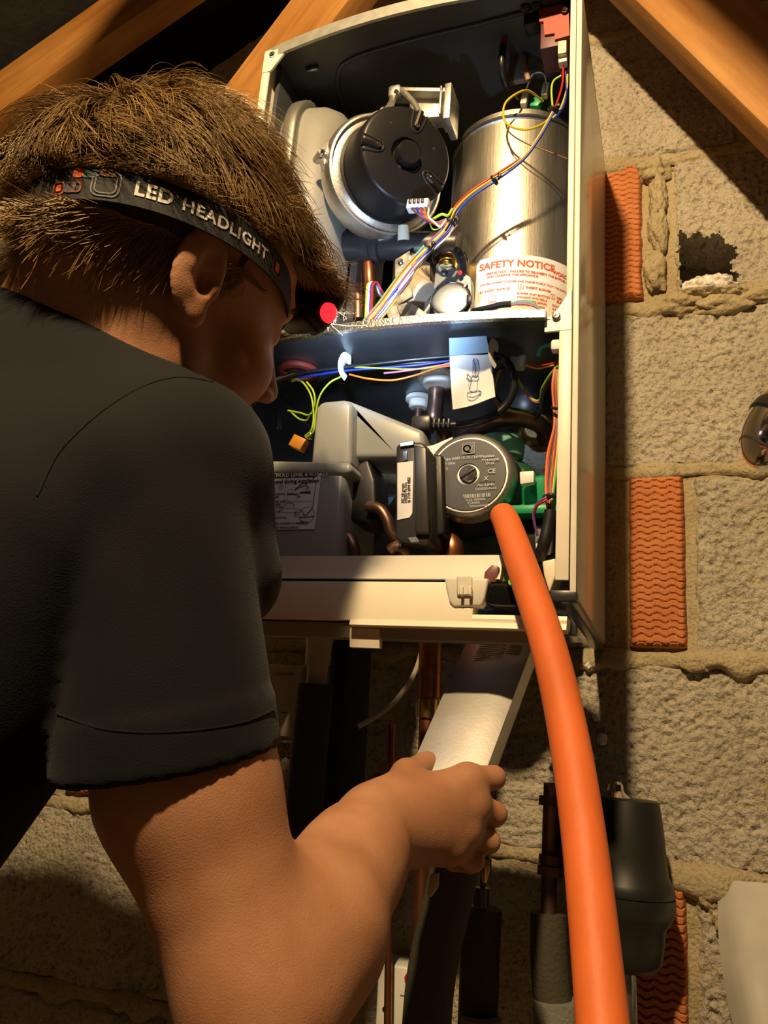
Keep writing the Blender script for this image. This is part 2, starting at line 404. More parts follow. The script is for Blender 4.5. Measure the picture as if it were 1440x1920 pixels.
# ------------------------------------------------------------------ trusses
def wood_mat():
    mt, nt, b = new_mat('sawn_pine'); N = nt.nodes.new; L = nt.links.new
    tc = N('ShaderNodeTexCoord'); mp = N('ShaderNodeMapping'); mp.inputs['Scale'].default_value = (6, 60, 60)
    L(tc.outputs['UV'], mp.inputs[0])
    n1 = N('ShaderNodeTexNoise'); n1.inputs['Scale'].default_value = 1.0; n1.inputs['Detail'].default_value = 5; L(mp.outputs[0], n1.inputs['Vector'])
    n2 = N('ShaderNodeTexNoise'); n2.inputs['Scale'].default_value = 5; n2.inputs['Detail'].default_value = 3; L(tc.outputs['Object'], n2.inputs['Vector'])
    r = N('ShaderNodeValToRGB'); r.color_ramp.elements[0].position = .3; r.color_ramp.elements[1].position = .75
    r.color_ramp.elements[0].color = (.34, .145, .030, 1); r.color_ramp.elements[1].color = (.50, .26, .075, 1); L(n1.outputs['Fac'], r.inputs['Fac'])
    r2 = N('ShaderNodeValToRGB'); r2.color_ramp.elements[0].position = .3; r2.color_ramp.elements[1].position = .6
    r2.color_ramp.elements[0].color = (.72, .62, .5, 1); r2.color_ramp.elements[1].color = (1, 1, 1, 1); L(n2.outputs['Fac'], r2.inputs['Fac'])
    mx = N('ShaderNodeMix'); mx.data_type = 'RGBA'; mx.blend_type = 'MULTIPLY'; mx.inputs[0].default_value = 1
    L(r.outputs[0], mx.inputs[6]); L(r2.outputs[0], mx.inputs[7]); L(mx.outputs[2], b.inputs['Base Color'])
    bp = N('ShaderNodeBump'); bp.inputs['Distance'].default_value = .0012; L(n1.outputs['Fac'], bp.inputs['Height']); L(bp.outputs[0], b.inputs['Normal'])
    b.inputs['Roughness'].default_value = .62; b.inputs['Specular IOR Level'].default_value = .3
    return mt
M_wood = wood_mat()
def timber(name, a, b, up, depth, y0, y1, parent):
    """a stick whose lower edge runs a->b (x,z), depth measured along up, thickness y0..y1"""
    a = V((a[0], 0, a[1])); b = V((b[0], 0, b[1])); d = (b-a).normalized(); n_ = V((-d.z, 0, d.x))
    if n_.dot(V((up[0], 0, up[1]))) < 0: n_ = -n_
    Lg = (b-a).length; c = a+d*Lg/2+n_*depth/2+V((0, (y0+y1)/2, 0)); rot = Matrix((d, V((0, 1, 0)), d.cross(V((0, 1, 0))))).transposed()
    mb = MB().rbox(c, (Lg, y1-y0, depth), .003, rot)
    o = obj(name, mb, M_wood, parent)
    uv = o.data.uv_layers.new(name='UVMap')
    for lp in o.data.loops:
        p = o.data.vertices[lp.vertex_index].co-a
        uv.data[lp.index].uv = (p.dot(d), p.dot(n_)+p.y*.7)
    return o
def truss(y0, y1, label, mem):
    t = thing('roof_truss', label, 'roof truss', (-.2, (y0+y1)/2, .2))
    for nm, a, b, up, dp in mem: timber(nm, a, b, up, dp, y0, y1, t)
    return t
WL = lambda x: .954+1.4946*(x+.395); WR = lambda x: .808-1.609*(x-.078)
RL = lambda x: .905+.535*(x+1.09)
truss(-.165, -.115, 'pine truss standing close in front of the block gable wall', [
    ('web', (-1.02, WL(-1.02)), (-.235, WL(-.235)), (-1, 1), .105), ('web', (.42, WR(.42)), (-.155, WR(-.155)), (1, 1), .105),
    ('rafter', (-1.75, RL(-1.75)), (-.205, RL(-.205)), (-1, 1), .10), ('rafter', (1.35, RL(-1.75)), (-.195, RL(-.205)), (1, 1), .10)])
truss(-.80, -.75, 'pine truss overhead, one bay nearer than the wall truss', [
    ('web', (-.60, WL(-.60)), (-.235, WL(-.235)), (-1, 1), .105), ('web', (.24, WR(.24)), (-.155, WR(-.155)), (1, 1), .105),
    ('rafter', (-1.75, RL(-1.75)), (-.205, RL(-.205)), (-1, 1), .10), ('rafter', (1.35, RL(-1.75)), (-.195, RL(-.205)), (1, 1), .10)])
# ================================================================== the open wall-hung boiler
M_case = mat('cream_enamel', (.80, .76, .66), .22, spec=.5, coat=.3)
M_flange = mat('cream_flange', (.78, .74, .64), .38, noise=.04, nscale=60)
M_dark = mat('dark_painted_steel', (.045, .05, .058), .42, spec=.5, noise=.12, nscale=18)
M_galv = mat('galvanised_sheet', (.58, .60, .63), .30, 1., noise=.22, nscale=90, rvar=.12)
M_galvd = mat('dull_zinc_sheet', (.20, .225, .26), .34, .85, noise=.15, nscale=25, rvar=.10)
M_steel = mat('brushed_steel', (.62, .59, .52), .36, 1., noise=.16, nscale=14, stretch=(30, 30, 1.0), bump=.00012, bscale=60)
M_alu = mat('cast_aluminium', (.62, .61, .58), .45, 1., noise=.10, nscale=120, bump=.0003, bscale=300)
M_vessel = mat('grey_vessel_paint', (.27, .27, .255), .40, spec=.5)
M_seam = mat('zinc_rim', (.42, .43, .40), .38, .8)
M_blk = mat('black_plastic', (.012, .012, .014), .40, spec=.4)
M_blk2 = mat('charcoal_plastic', (.030, .030, .034), .35, spec=.5)
M_cop = mat('tarnished_copper', (.26, .155, .115), .38, .85, noise=.25, nscale=40)
M_copb = mat('bright_copper', (.50, .20, .10), .35, .95, noise=.2, nscale=50)
M_brass = mat('brass', (.75, .52, .20), .28, 1., noise=.1, nscale=60)
M_chrome = mat('chrome', (.8, .8, .8), .12, 1.)
M_wplas = mat('white_plastic', (.78, .78, .75), .4, spec=.4)
M_gplas = mat('green_plastic', (.01, .30, .13), .42, spec=.45)
M_gcast = mat('green_cast_iron', (.012, .075, .035), .42, spec=.5, bump=.0004, bscale=260)
M_seafoam = mat('pale_green_plastic', (.16, .42, .31), .42, spec=.45)
M_red = mat('brick_red_plastic', (.36, .075, .05), .5)
M_paper = mat('white_paper', (.80, .80, .80), .7, noise=.03, nscale=30)
M_ink = mat('black_ink', (.012, .012, .014), .7)
M_inkg = mat('grey_ink', (.16, .17, .19), .7)
M_inkr = mat('red_ink', (.62, .10, .035), .6)
M_inkb = mat('blue_ink', (.06, .13, .36), .7)
M_lbl = mat('pale_sticker', (.74, .72, .68), .45, spec=.4)
M_orange = mat('orange_connector', (.50, .20, .012), .45)
M_ringr = mat('red_rubber', (.30, .045, .03), .5)
M_plate = mat('dark_nameplate', (.055, .057, .062), .36, .3, spec=.5)
M_silver = mat('silver_print', (.34, .35, .37), .4, .4)
W_ = {}
for nm, c in dict(red=(.45, .02, .012), blue=(.015, .04, .42), yellow=(.62, .46, .02), black=(.01, .01, .012), brown=(.13, .045, .02), white=(.7, .7, .68), orange=(.66, .16, .012),
                  green=(.03, .40, .06), lime=(.36, .55, .03), pink=(.62, .12, .24), violet=(.20, .08, .36), grey=(.22, .22, .22), cyan=(.04, .35, .42), dkred=(.22, .014, .02)).items():
    W_[nm] = mat('wire_'+nm, c, .38, spec=.5)

BOI = thing('boiler', 'wall-hung gas boiler with its cover off and its works showing', 'boiler', (-.2, 0, -.05))
XL, XR, YF, ZT, ZS = -.400, 0., -.340, .705, .275
bow = lambda x, b=.022: YF - b*(1-((x+.2)/.2)**2)

# ---- casing
sp = MB().rbox((-.0025, -.168, .352), (.005, .336, .706), .0018); obj('side_panel', sp, M_case, BOI)
sp = MB().rbox((XL+.0025, -.168, .352), (.005, .336, .706), .0018); obj('side_panel', sp, M_case, BOI)
def front_flange(x0, x1, name):
    mb = MB().rbox(((x0+x1)/2, YF-.001, .3525), (abs(x1-x0), .004, .709), .0015)
    return obj(name, mb, M_flange, BOI)
fr = front_flange(-.0045, .0015, 'front_flange')
fr2 = MB().rbox((-.0085, YF+.002, .49), (.0065, .004, .42), .0012); fr2.rbox((-.0115, YF-.0005, .145), (.0125, .004, .270), .0012)
fr2.prism([(-.006, .262), (-.006, .308), (-.018, .288), (-.032, .272), (-.032, .262)], (0, YF-.003, 0), V((1, 0, 0)), V((0, 0, 1)), V((0, 1, 0)), .003)
o_in = obj('inner_flange', fr2, M_flange, BOI)
def screw(p, n_, r, parent, mt=None, slot=True):
    mb = MB().lathe(p, n_, [(r, 0), (r, r*.35), (r*.7, r*.6), (r*.35, r*.62), (r*.3, r*.3), (0.0001, r*.3)], 14, cap=False)
    return obj('screw', mb, mt or M_chrome, parent)
screw((-.0205, YF-.004, .277), (0, -1, 0), .0042, o_in)
screw((-.0045, YF-.003, .683), (0, -1, 0), .004, fr)
fl_ = front_flange(XL-.001, XL+.010, 'front_flange')
fl_c = MB().prism([(0, 0), (.034, .006), (.034, .002), (.012, -.030), (0, -.03)], (XL, YF-.004, ZT-.004), V((1, 0, 0)), V((0, 0, 1)), V((0, 1, 0)), .003)
o_c = obj('corner_tab', fl_c, M_flange, BOI); screw((XL+.012, YF-.0045, ZT-.009), (0, -1, 0), .004, o_c)
# dark inner lining of the sides
obj('side_lining', MB().rbox((XL+.010, -.165, .49), (.006, .31, .42), .001), M_dark, BOI)
obj('side_lining', MB().rbox((-.0075, -.165, .49), (.004, .32, .42), .001), M_dark, BOI)
ln = MB().rbox((XL+.010, -.165, .135), (.006, .31, .27), .001); obj('side_lining', ln, M_dark, BOI)
bk = MB().rbox((-.2, -.03, .49), (.386, .006, .42), .002); obj('back_panel', bk, M_dark, BOI)
# top panel: bowed front edge, pressed rib
def bowed_sheet(z, th, y_back, x0, x1, b=.022, n=24, inset=0.):
    mb = MB(); vs = []
    for zz in (z, z+th):
        for i in range(n+1):
            x = x0+(x1-x0)*i/n; vs.append((x, bow(x, b)+inset, zz))
        for i in range(n, -1, -1): vs.append((x0+(x1-x0)*i/n, y_back, zz))
    k = 2*(n+1); fs = [tuple(range(k)), tuple(range(2*k-1, k-1, -1))]+[(i, (i+1) % k, k+(i+1) % k, k+i) for i in range(k)]
    return mb.add(vs, fs)
o_top = obj('top_panel', bowed_sheet(ZT, .003, -.02, XL, XR, inset=.004), M_dark, BOI)
def bowed_strip(z0, z1, x0, x1, off, th, b=.022, n=24):
    mb = MB(); vs = []; fs = []
    for i in range(n+1):
        x = x0+(x1-x0)*i/n; y = bow(x, b)+off
        vs += [(x, y, z0), (x, y, z1), (x, y+th, z1), (x, y+th, z0)]
    for i in range(n):
        for k in range(4): fs.append((i*4+k, (i+1)*4+k, (i+1)*4+(k+1) % 4, i*4+(k+1) % 4))
    return mb.add(vs, fs+[(0, 1, 2, 3), (n*4, n*4+3, n*4+2, n*4+1)])
obj('top_flange', bowed_strip(ZT-.010, ZT+.006, XL+.003, XR-.003, 0, .004), mat('worn_zinc_edge', (.42, .43, .40), .45, .5, noise=.15, nscale=80), BOI)
rib = MB().tube([atz(x, y, ZT-.001) for x, y in ((800, 325), (718, 300), (668, 250), (640, 190), (634, 140), (660, 110), (760, 78), (900, 44), (1000, 18))], .0032, 8)
obj('pressed_rib', rib, M_dark, o_top)
st = MB().rbox(atz(585, 130, ZT-.004), (.018, .006, .006), .002); obj('clip', st, M_galvd, o_top)
for px, py in ((985, 14), (1006, 10), (1000, 30)):
    obj('grommet', MB().lathe(atz(px, py, ZT), (0, 0, -1), [(.006, 0), (.006, .003), (.004, .005), (.0001, .005)], 14, cap=False), M_blk, o_top)
# chamber floor (shelf)
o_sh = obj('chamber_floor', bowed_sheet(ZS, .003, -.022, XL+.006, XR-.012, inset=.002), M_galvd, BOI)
lip = bowed_strip(ZS-.002, ZS+.0065, XL+.008, XR-.030, -.006, .007)
M_knurl = mat('spangled_zinc', (.72, .72, .66), .25, 1., noise=.35, nscale=300, bump=.0005, bscale=420)
obj('front_lip', lip, M_knurl, o_sh)

# ---- expansion vessel on the left
ves = MB()
def slab_loop(x, grow):
    return [V((x, p[0], p[1])) for p in rrect(.235+2*grow, .375+2*grow, .07+grow, 8, -.192, .488)]
secs = [(-.398, -.035), (-.396, -.018), (-.388, -.006), (-.374, 0), (-.358, 0), (-.335, -.003), (-.318, -.012), (-.308, -.026), (-.303, -.045), (-.302, -.08)]
n = len(slab_loop(0, 0)); vs = []; fs = []
for x, gq in secs: vs += slab_loop(x, gq)
for j in range(len(secs)-1):
    for i in range(n): fs.append((j*n+i, j*n+(i+1) % n, (j+1)*n+(i+1) % n, (j+1)*n+i))
fs += [tuple(range(n)), tuple((len(secs)-1)*n+i for i in range(n))]
ves.add(vs, fs); o_v = obj('expansion_vessel', ves, M_vessel, BOI, smooth=50)
rm = MB(); vs = []; fs = []
for x, gq in ((-.376, -.001), (-.376, .007), (-.373, .010), (-.359, .010), (-.356, .007), (-.356, -.001)): vs += slab_loop(x, gq)
for j in range(5):
    for i in range(n): fs.append((j*n+i, j*n+(i+1) % n, (j+1)*n+(i+1) % n, (j+1)*n+i))
rm.add(vs, fs); obj('rolled_seam', rm, M_seam, o_v, smooth=50)

# ---- fan
FS = .86
FC = at(720, 332, -.282)                  # centre of the volute
FA = V((.68, -.70, -.20)).normalized()    # motor axis towards the viewer
sc_ = lambda L_: [(r*FS, h*FS) for r, h in L_]
o_fan = obj('fan_volute', MB().lathe(FC, FA, sc_([(.045, -.030), (.078, -.030), (.088, -.024), (.091, -.012), (.091, .002), (.087, .010), (.084, .011), (.083, .006), (.076, .008), (.072, .013), (.068, .013), (.064, .002), (.0001, .002)]), 56, cap=False), M_alu, BOI, smooth=40)
fx, fy, _ = frame_of(FA)
def fpt(px_a, r, h): return FC + fx*(r*math.cos(px_a)) + fy*(r*math.sin(px_a)) + FA*h
FR = .0700*FS; FH = .078*FS
mc = MB().lathe(FC, FA, [(FR+.002, .006), (FR+.002, .012), (FR-.001, .013), (FR-.002, FH-.006), (FR-.004, FH-.0015), (FR-.007, FH), (.020, FH), (.0185, FH-.003), (.018, FH-.005), (.0142, FH-.005), (.0142, FH+.006), (.0132, FH+.008), (.0001, FH+.008)], 64, cap=False)
o_mc = obj('motor_cap', mc, M_blk, o_fan, smooth=40)
def ang_of(px, py, h=FH):                 # angle around the motor of a pixel on its face plane
    d = ray(px, py); o_ = FC+FA*h; t = (o_-CAM).dot(FA)/d.dot(FA); p = CAM+d*t-o_; return math.atan2(p.dot(fy), p.dot(fx)), p.length
M_pit = mat('black_recess', (.004, .004, .005), .5)
for px, py in ((706, 272), (782, 232), (801, 330)):
    a, r = ang_of(px, py); r = min(r, .036)
    sl = MB().tube([fpt(a, r, FH-.001), fpt(a, FR-.003, FH-.001)], .0042, 10, sm=0); obj('slot', sl, M_pit, o_fan)
    obj('slot_rim', MB().tube([fpt(a+.16, FR-.004, FH), fpt(a+.18, r+.003, FH+.0004), fpt(a+.10, r-.005, FH+.0004), fpt(a-.10, r-.005, FH+.0004), fpt(a-.18, r+.003, FH+.0004), fpt(a-.16, FR-.004, FH)], .0010, 6), M_blk2, o_fan)
    screw(fpt(a, r+.001, FH+.0028), FA, .0027, o_fan)
for px, py in ((734, 231), (814, 279), (749, 313)):
    a, r = ang_of(px, py); obj('dimple', MB().lathe(fpt(a, r, FH+.0001), FA, [(.0022, 0), (.0014, .0003), (.0001, .0002)], 10, cap=False), M_blk2, o_fan)
for px, py in ((612, 287), (722, 190), (736, 430)):
    a, r = ang_of(px, py, .004); ear = MB().lathe(fpt(a, .096*FS, -.010), FA, [(.0052, -.010), (.0052, .011), (.004, .0122)], 16); ear.tube([fpt(a-.22, .087*FS, -.004), fpt(a, .094*FS, -.004), fpt(a+.22, .087*FS, -.004)], .0048, 8)
    e = obj('fixing_lug', ear, M_alu, o_fan); screw(fpt(a, .096*FS, .0022), FA, .0034, o_fan)
# outlet casting to the heat exchanger
fo = MB()
A_ = at(735, 172, -.285); B_ = at(848, 180, -.28)
fo.rbox((A_+B_)/2+V((0, 0, -.003)), ((B_-A_).length, .024, .006), .0015, Matrix.Rotation(-math.atan2((B_-A_).z, (B_-A_).x), 3, 'Y'))
fo.rbox(at(808, 212, -.268), (.055, .022, .032), .003, Matrix.Rotation(.12, 3, 'Y'))
obj('outlet_casting', fo, M_alu, o_fan)
obj('outlet_flange', MB().rbox(at(846, 210, -.285), (.009, .040, .052), .0015), M_alu, o_fan)
obj('outlet_flange', MB().rbox(at(832, 205, -.283), (.003, .034, .042), .001), M_alu, o_fan)
obj('outlet_rib', MB().tube([at(752, 168, -.292), at(775, 192, -.30), at(792, 222, -.31)], .0036, 8), M_alu, o_fan)
obj('outlet_rib', MB().tube([at(738, 182, -.29), at(733, 196, -.30), at(722, 212, -.31)], .0046, 8), M_alu, o_fan)
obj('outlet_lug', MB().rbox(at(742, 176, -.288), (.017, .016, .017), .004), M_alu, o_fan)
screw(at(743, 173, -.302), FA, .0036, o_fan)
# fan plug and its wires
cn = MB(); cp = at(785, 386, -.318)
cn.rbox(cp, (.026, .012, .012), .0012, Matrix.Rotation(.10, 3, 'Y'))
o_cn = obj('fan_plug', cn, mat('pale_blue_plug', (.62, .70, .80), .4), o_fan)
for i in range(5):
    p = cp+V((-.0100+.0050*i, -.0055, .0020-.0006*i))
    if i < 4: obj('pin', MB().rbox(p+V((.0015, -.001, .001)), (.0035, .003, .006), .0008), M_blk2, o_fan)

# ---- heat exchanger
HX = V((-.099, -.172, 0)); HR = .086
hx = MB().lathe((HX.x, HX.y, .279), (0, 0, 1), [(HR, 0), (HR, .326), (HR+.003, .328), (HR+.003, .332), (HR-.001, .334), (HR-.001, .342), (HR-.006, .347), (HR-.03, .351), (.0001, .352)], 72, cap=False)
o_hx = obj('heat_exchanger', hx, M_steel, BOI, smooth=40)
obj('clamp_ring', MB().lathe((HX.x, HX.y, .606), (0, 0, 1), [(HR+.002, 0), (HR+.0035, .001), (HR+.0035, .004), (HR+.002, .005)], 72, cap=False), M_blk2, o_hx)
bk = MB().rbox((-.045, -.14, .638), (.05, .05, .012), .003); obj('electrode_plate', bk, M_galv, o_hx)
def on_cyl(px, py, off=.0004):
    d = ray(px, py); ox, oy = CAM.x-HX.x, CAM.y-HX.y; R_ = HR+off
    a = d.x*d.x+d.y*d.y; b = 2*(ox*d.x+oy*d.y); c = ox*ox+oy*oy-R_*R_; q = b*b-4*a*c
    t = (-b-math.sqrt(max(q, 0)))/(2*a); return CAM+d*t
def cyl_ang(p): return math.atan2(p.x-HX.x, -(p.y-HX.y))
pa = on_cyl(893, 520); pb = on_cyl(1062, 520); th0 = cyl_ang(pa); th1 = cyl_ang(pb)+.1
zt = on_cyl(960, 478).z; zb = .279
def cw(th, z, off): return V((HX.x+(HR+off)*math.sin(th), HX.y-(HR+off)*math.cos(th), z))
lb = MB(); n = 24; vs = []; fs = []
tl = .012/HR
for i in range(n+1):
    th = th0+(th1-th0)*i/n; u = min(i, n-i)/n*(th1-th0)*HR; dz = 0 if u > .006 else .006-math.sqrt(max(0, .006**2-(.006-u)**2))
    vs += [cw(th, zb, .0006), cw(th, zt-dz, .0006)]
for i in range(n): fs.append((i*2, i*2+2, i*2+3, i*2+1))
lb.add(vs, fs); o_lb = obj('safety_label', lb, M_lbl, o_hx, smooth=60)
tw = (th1-th0)*HR
def cyl_text(s, size, u, v, bold=0., mt=None, sp_=1., align='LEFT'):
    f_ = lambda x, y: cw(th0+(u+x)/HR, zt-v+y, .0010)
    return obj('lettering', text_mb(s, size, None, None, None, bold, align, warp=f_, space=sp_), mt or M_inkr, o_lb, smooth=0)
cyl_text('SAFETY NOTICE', .0125, .004, .0155, .0004)
cyl_text('WORCESTER', .0066, .092, .018, .0003)
obj('logo_bar', MB().add([cw(th0+(.088)/HR, zt-.014, .001), cw(th0+.0925/HR, zt-.0095, .001), cw(th0+.0935/HR, zt-.0115, .001), cw(th0+.090/HR, zt-.015, .001)], [(0, 1, 2, 3)]), M_inkr, o_lb, smooth=0)
cyl_text('IMPORTANT - FAILURE TO RE-INSERT THE BAFFLES AFTER SERVICING', .0042, .014, .0235, .00015)
cyl_text('WILL DAMAGE THE APPLIANCE', .0042, .014, .028, .00015)
cyl_text('ENSURE CORRECT ORDER AND PLEASE CHECK THAT THE BAFFLES ARE FULLY HOME', .0036, .006, .0365, .0001)
cyl_text('RE-INSERT BAFFLES', .0042, .006, .046, .0001)
cyl_text('INSERT BURNER', .0042, .060, .044, .00015); cyl_text('REPLACE NEW', .0042, .098, .049, .00015); cyl_text('ELECTRODES', .0042, .098, .0535, .00015)
for k, s_ in enumerate(('BURNER MUST BE FITTED', 'STRAIGHT WITH SEALS', 'AND GASKETS BEFORE', 'CLOSING THE DOOR')): cyl_text(s_, .0034, .050, .052+.0048*k, .0001)
for k, s_ in enumerate(('ENSURE THE GAP', 'IS SET TO THE', 'CORRECT SIZE AND', 'CHECK THE SEALS', 'ARE IN PLACE')): cyl_text(s_, .0034, .092, .060+.0048*k, .0001)
def ring_cyl(u, v, r, w_=.0005, fill=False):
    mb = MB(); vs = []; fs = []; n = 24
    for k in range(n):
        a = 2*PI*k/n
        for rr in (r, r-w_ if not fill else 0.0): vs.append(cw(th0+(u+rr*math.cos(a))/HR, zt-v+rr*math.sin(a), .001))
    for k in range(n): fs.append((2*k, 2*((k+1) % n), 2*((k+1) % n)+1, 2*k+1))
    obj('printed_ring', mb.add(vs, fs), M_inkr, o_lb, smooth=0)
ring_cyl(.054, .0425, .0034); ring_cyl(.0925, .048, .0034); cyl_text('2', .0045, .0528, .044); cyl_text('3', .0045, .0912, .0495)
ring_cyl(.055, .084, .0075, .0004); ring_cyl(.080, .081, .0075, .0004)
for (u, v) in ((.055, .084), (.080, .081)):
    for q in (-.003, 0, .003): ring_cyl(u+q, v-q*.6, .0026, .0003)
for u, v, r in ((.022, .056, .005), (.022, .066, .007), (.022, .079, .009)): ring_cyl(u, v, r, .0005)
obj('printed_block', MB().add([cw(th0+.016/HR, zt-.077, .0009), cw(th0+.028/HR, zt-.077, .0009), cw(th0+.028/HR, zt-.070, .0009), cw(th0+.016/HR, zt-.070, .0009)], [(0, 1, 2, 3)]), mat('pale_red_ink', (.75, .28, .22), .6), o_lb, smooth=0)

# ---- air / condensate pipe across the middle
PY = -.245
pp = MB(); p0 = at(600, 462, PY); p1 = at(862, 462, PY)
ax_ = (p1-p0).normalized(); Lp = (p1-p0).length
q = lambda px: (at(px, 462, PY)-p0).length
pp.lathe(p0, ax_, [(.0185, -.03), (.0185, q(684)), (.0215, q(686)), (.0215, q(700)), (.0195, q(702)), (.0195, q(706)), (.0215, q(708)), (.0215, q(716)), (.0175, q(718)), (.0175, Lp-.002), (.0165, Lp)], 32)
o_p = obj('air_pipe', pp, M_blk2, BOI, smooth=40)
obj('pipe_cap', MB().lathe(at(757, 452, -.262), V((.02, -.35, .93)), [(.0075, 0), (.0075, .004), (.0065, .018), (.0045, .0195), (.0001, .0195)], 20, cap=False), mat('ivory_cap', (.70, .72, .62), .45), o_p)
obj('copper_pipe', MB().tube([at(690, 480, -.24), at(694, 540, -.24), at(696, 640, -.20)], .0075, 14), M_copb, BOI)
obj('copper_pipe', MB().tube([at(672, 480, -.20), at(672, 600, -.20)], .008, 14), M_cop, BOI)

# ---- gas valve
gv = MB()
gy = -.265
K = lambda px, py, y=gy: at(px, py, y)
def quad_prism(pxs, y0, y1):
    mb = MB(); a = [K(px, py, y0) for px, py in pxs]; dv = V((0, y1-y0, 0)); b = [p+dv for p in a]; n_ = len(a)
    return mb.add(a+b, [tuple(range(n_)), tuple(range(2*n_-1, n_-1, -1))]+[(i, (i+1) % n_, n_+(i+1) % n_, n_+i) for i in range(n_)])
o_gv = obj('gas_valve', quad_prism([(742, 484), (768, 470), (806, 494), (806, 592), (735, 596), (742, 560)], -.255, -.19), M_galv, BOI)
obj('bracket', quad_prism([(741, 487), (768, 470), (768, 500), (741, 520)], -.272, -.268), M_galv, o_gv)
obj('bracket', quad_prism([(748, 520), (770, 522), (772, 556), (744, 573), (752, 600), (728, 596), (724, 580)], -.285, -.282), M_galv, o_gv)
obj('bracket', quad_prism([(768, 566), (806, 592), (778, 602), (756, 600), (744, 573)], -.288, -.284), M_galv, o_gv)
M_beige = mat('beige_coil', (.52, .43, .34), .5)
ca = K(785, 545, -.262); obj('solenoid_coil', MB().lathe(K(766, 540, -.262), K(808, 566, -.262)-K(766, 540, -.262), [(.019, 0), (.0205, .001), (.0205, .024), (.019, .026)], 32), M_beige, o_gv)
obj('coil_top', quad_prism([(770, 510), (806, 528), (806, 498), (770, 480)], -.258, -.225), M_beige, o_gv)
screw(K(751, 491, -.273), (0, -1, 0), .0035, o_gv)
# valve body with round cover plate
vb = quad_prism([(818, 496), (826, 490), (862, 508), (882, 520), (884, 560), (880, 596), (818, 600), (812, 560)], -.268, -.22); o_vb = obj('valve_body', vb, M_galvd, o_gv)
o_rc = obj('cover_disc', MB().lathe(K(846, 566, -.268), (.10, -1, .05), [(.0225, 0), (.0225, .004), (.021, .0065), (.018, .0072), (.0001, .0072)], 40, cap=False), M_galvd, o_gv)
obj('disc_rim', MB().lathe(K(846, 566, -.268), (.10, -1, .05), [(.0235, .003), (.024, .005), (.0225, .006), (.0220, .004)], 40, cap=False), M_chrome, o_gv)
obj('gas_union', MB().lathe(K(840, 500, -.262), (.08, .1, 1), [(.0115, -.004), (.0115, .004), (.0125, .004), (.0125, .010), (.010, .011), (.010, .018)], 12), M_brass, o_gv)
obj('strap', MB().tube([K(818, 492), K(815, 478, -.272), K(832, 466, -.28), K(856, 470, -.28), K(866, 490, -.278), K(868, 512, -.27)], .0030, 8, flat=2.0), M_blk, o_gv)
obj('strap', MB().tube([K(868, 512, -.27), K(874, 490, -.272), K(869, 476, -.272)], .003, 8), M_blk, o_gv)
obj('red_dot', MB().lathe(K(863, 512, -.274), (0, -1, 0), [(.003, 0), (.0025, .002), (.0001, .003)], 12, cap=False), mat('red_bead', (.6, .03, .02), .35), o_gv)
screw(K(833, 511, -.269), (0, -1, 0), .004, o_gv, M_blk2)
obj('cable_clip', MB().rbox(K(880, 562, -.272), (.006, .006, .010), .001), M_blk, o_gv)
obj('terminal', MB().rbox(K(872, 536, -.271), (.003, .004, .009), .0008, Matrix.Rotation(.5, 3, 'Y')), M_galv, o_gv)

# ---- ignition unit and electrodes top right
ig = MB(); IY = -.318
ig.add(*(lambda a: (a, [tuple(range(len(a)//2)), tuple(range(len(a)-1, len(a)//2-1, -1))]+[(i, (i+1) % (len(a)//2), len(a)//2+(i+1) % (len(a)//2), len(a)//2+i) for i in range(len(a)//2)]))(
    [at(px, py, IY)+dv for dv in (V((0, 0, 0)), V((0, .055, 0))) for px, py in ((1010, 18), (1052, 8), (1066, 14), (1068, 66), (1040, 74), (1040, 62), (1021, 65), (1019, 40), (1011, 40))]))
o_ig = obj('ignition_unit', ig, M_red, BOI)
ig2 = MB().rbox(at(1040, 84, -.295), (.028, .04, .045), .002); obj('unit_base', ig2, mat('maroon_plastic', (.11, .025, .035), .5), o_ig)
screw(at(1059, 18, IY-.003), (0, -1, 0), .004, o_ig)
obj('plug_housing', MB().rbox(at(1055, 94, -.318), (.0095, .010, .018), .001), mat('cream_plug', (.74, .66, .46), .5), o_ig)
obj('plug_housing', MB().rbox(at(1056, 114, -.312), (.0095, .010, .012), .001), M_wplas, o_ig)
obj('terminal_block', MB().rbox(at(998, 44, -.305), (.018, .02, .020), .003), M_blk, o_ig)
obj('earth_block', MB().rbox(at(1006, 196, -.225), (.014, .012, .014), .002, Matrix.Rotation(.25, 3, 'Y')), M_gplas, o_hx)
for px, py in ((984, 186), (1023, 170)):
    obj('spade_boot', MB().rbox(at(px, py, -.225), (.0085, .009, .020), .0015, Matrix.Rotation(.15, 3, 'Y')), M_wplas, o_hx)
fp = MB().rbox(at(968, 132, -.25), (.030, .01, .040), .004); obj('flue_sample_cap', fp, mat('grey_rubber', (.15, .14, .14), .6), BOI)
obj('flue_band', MB().rbox(at(985, 127, -.258), (.007, .006, .044), .002, Matrix.Rotation(-.2, 3, 'Y')), mat('brown_band', (.20, .10, .045), .5), BOI)

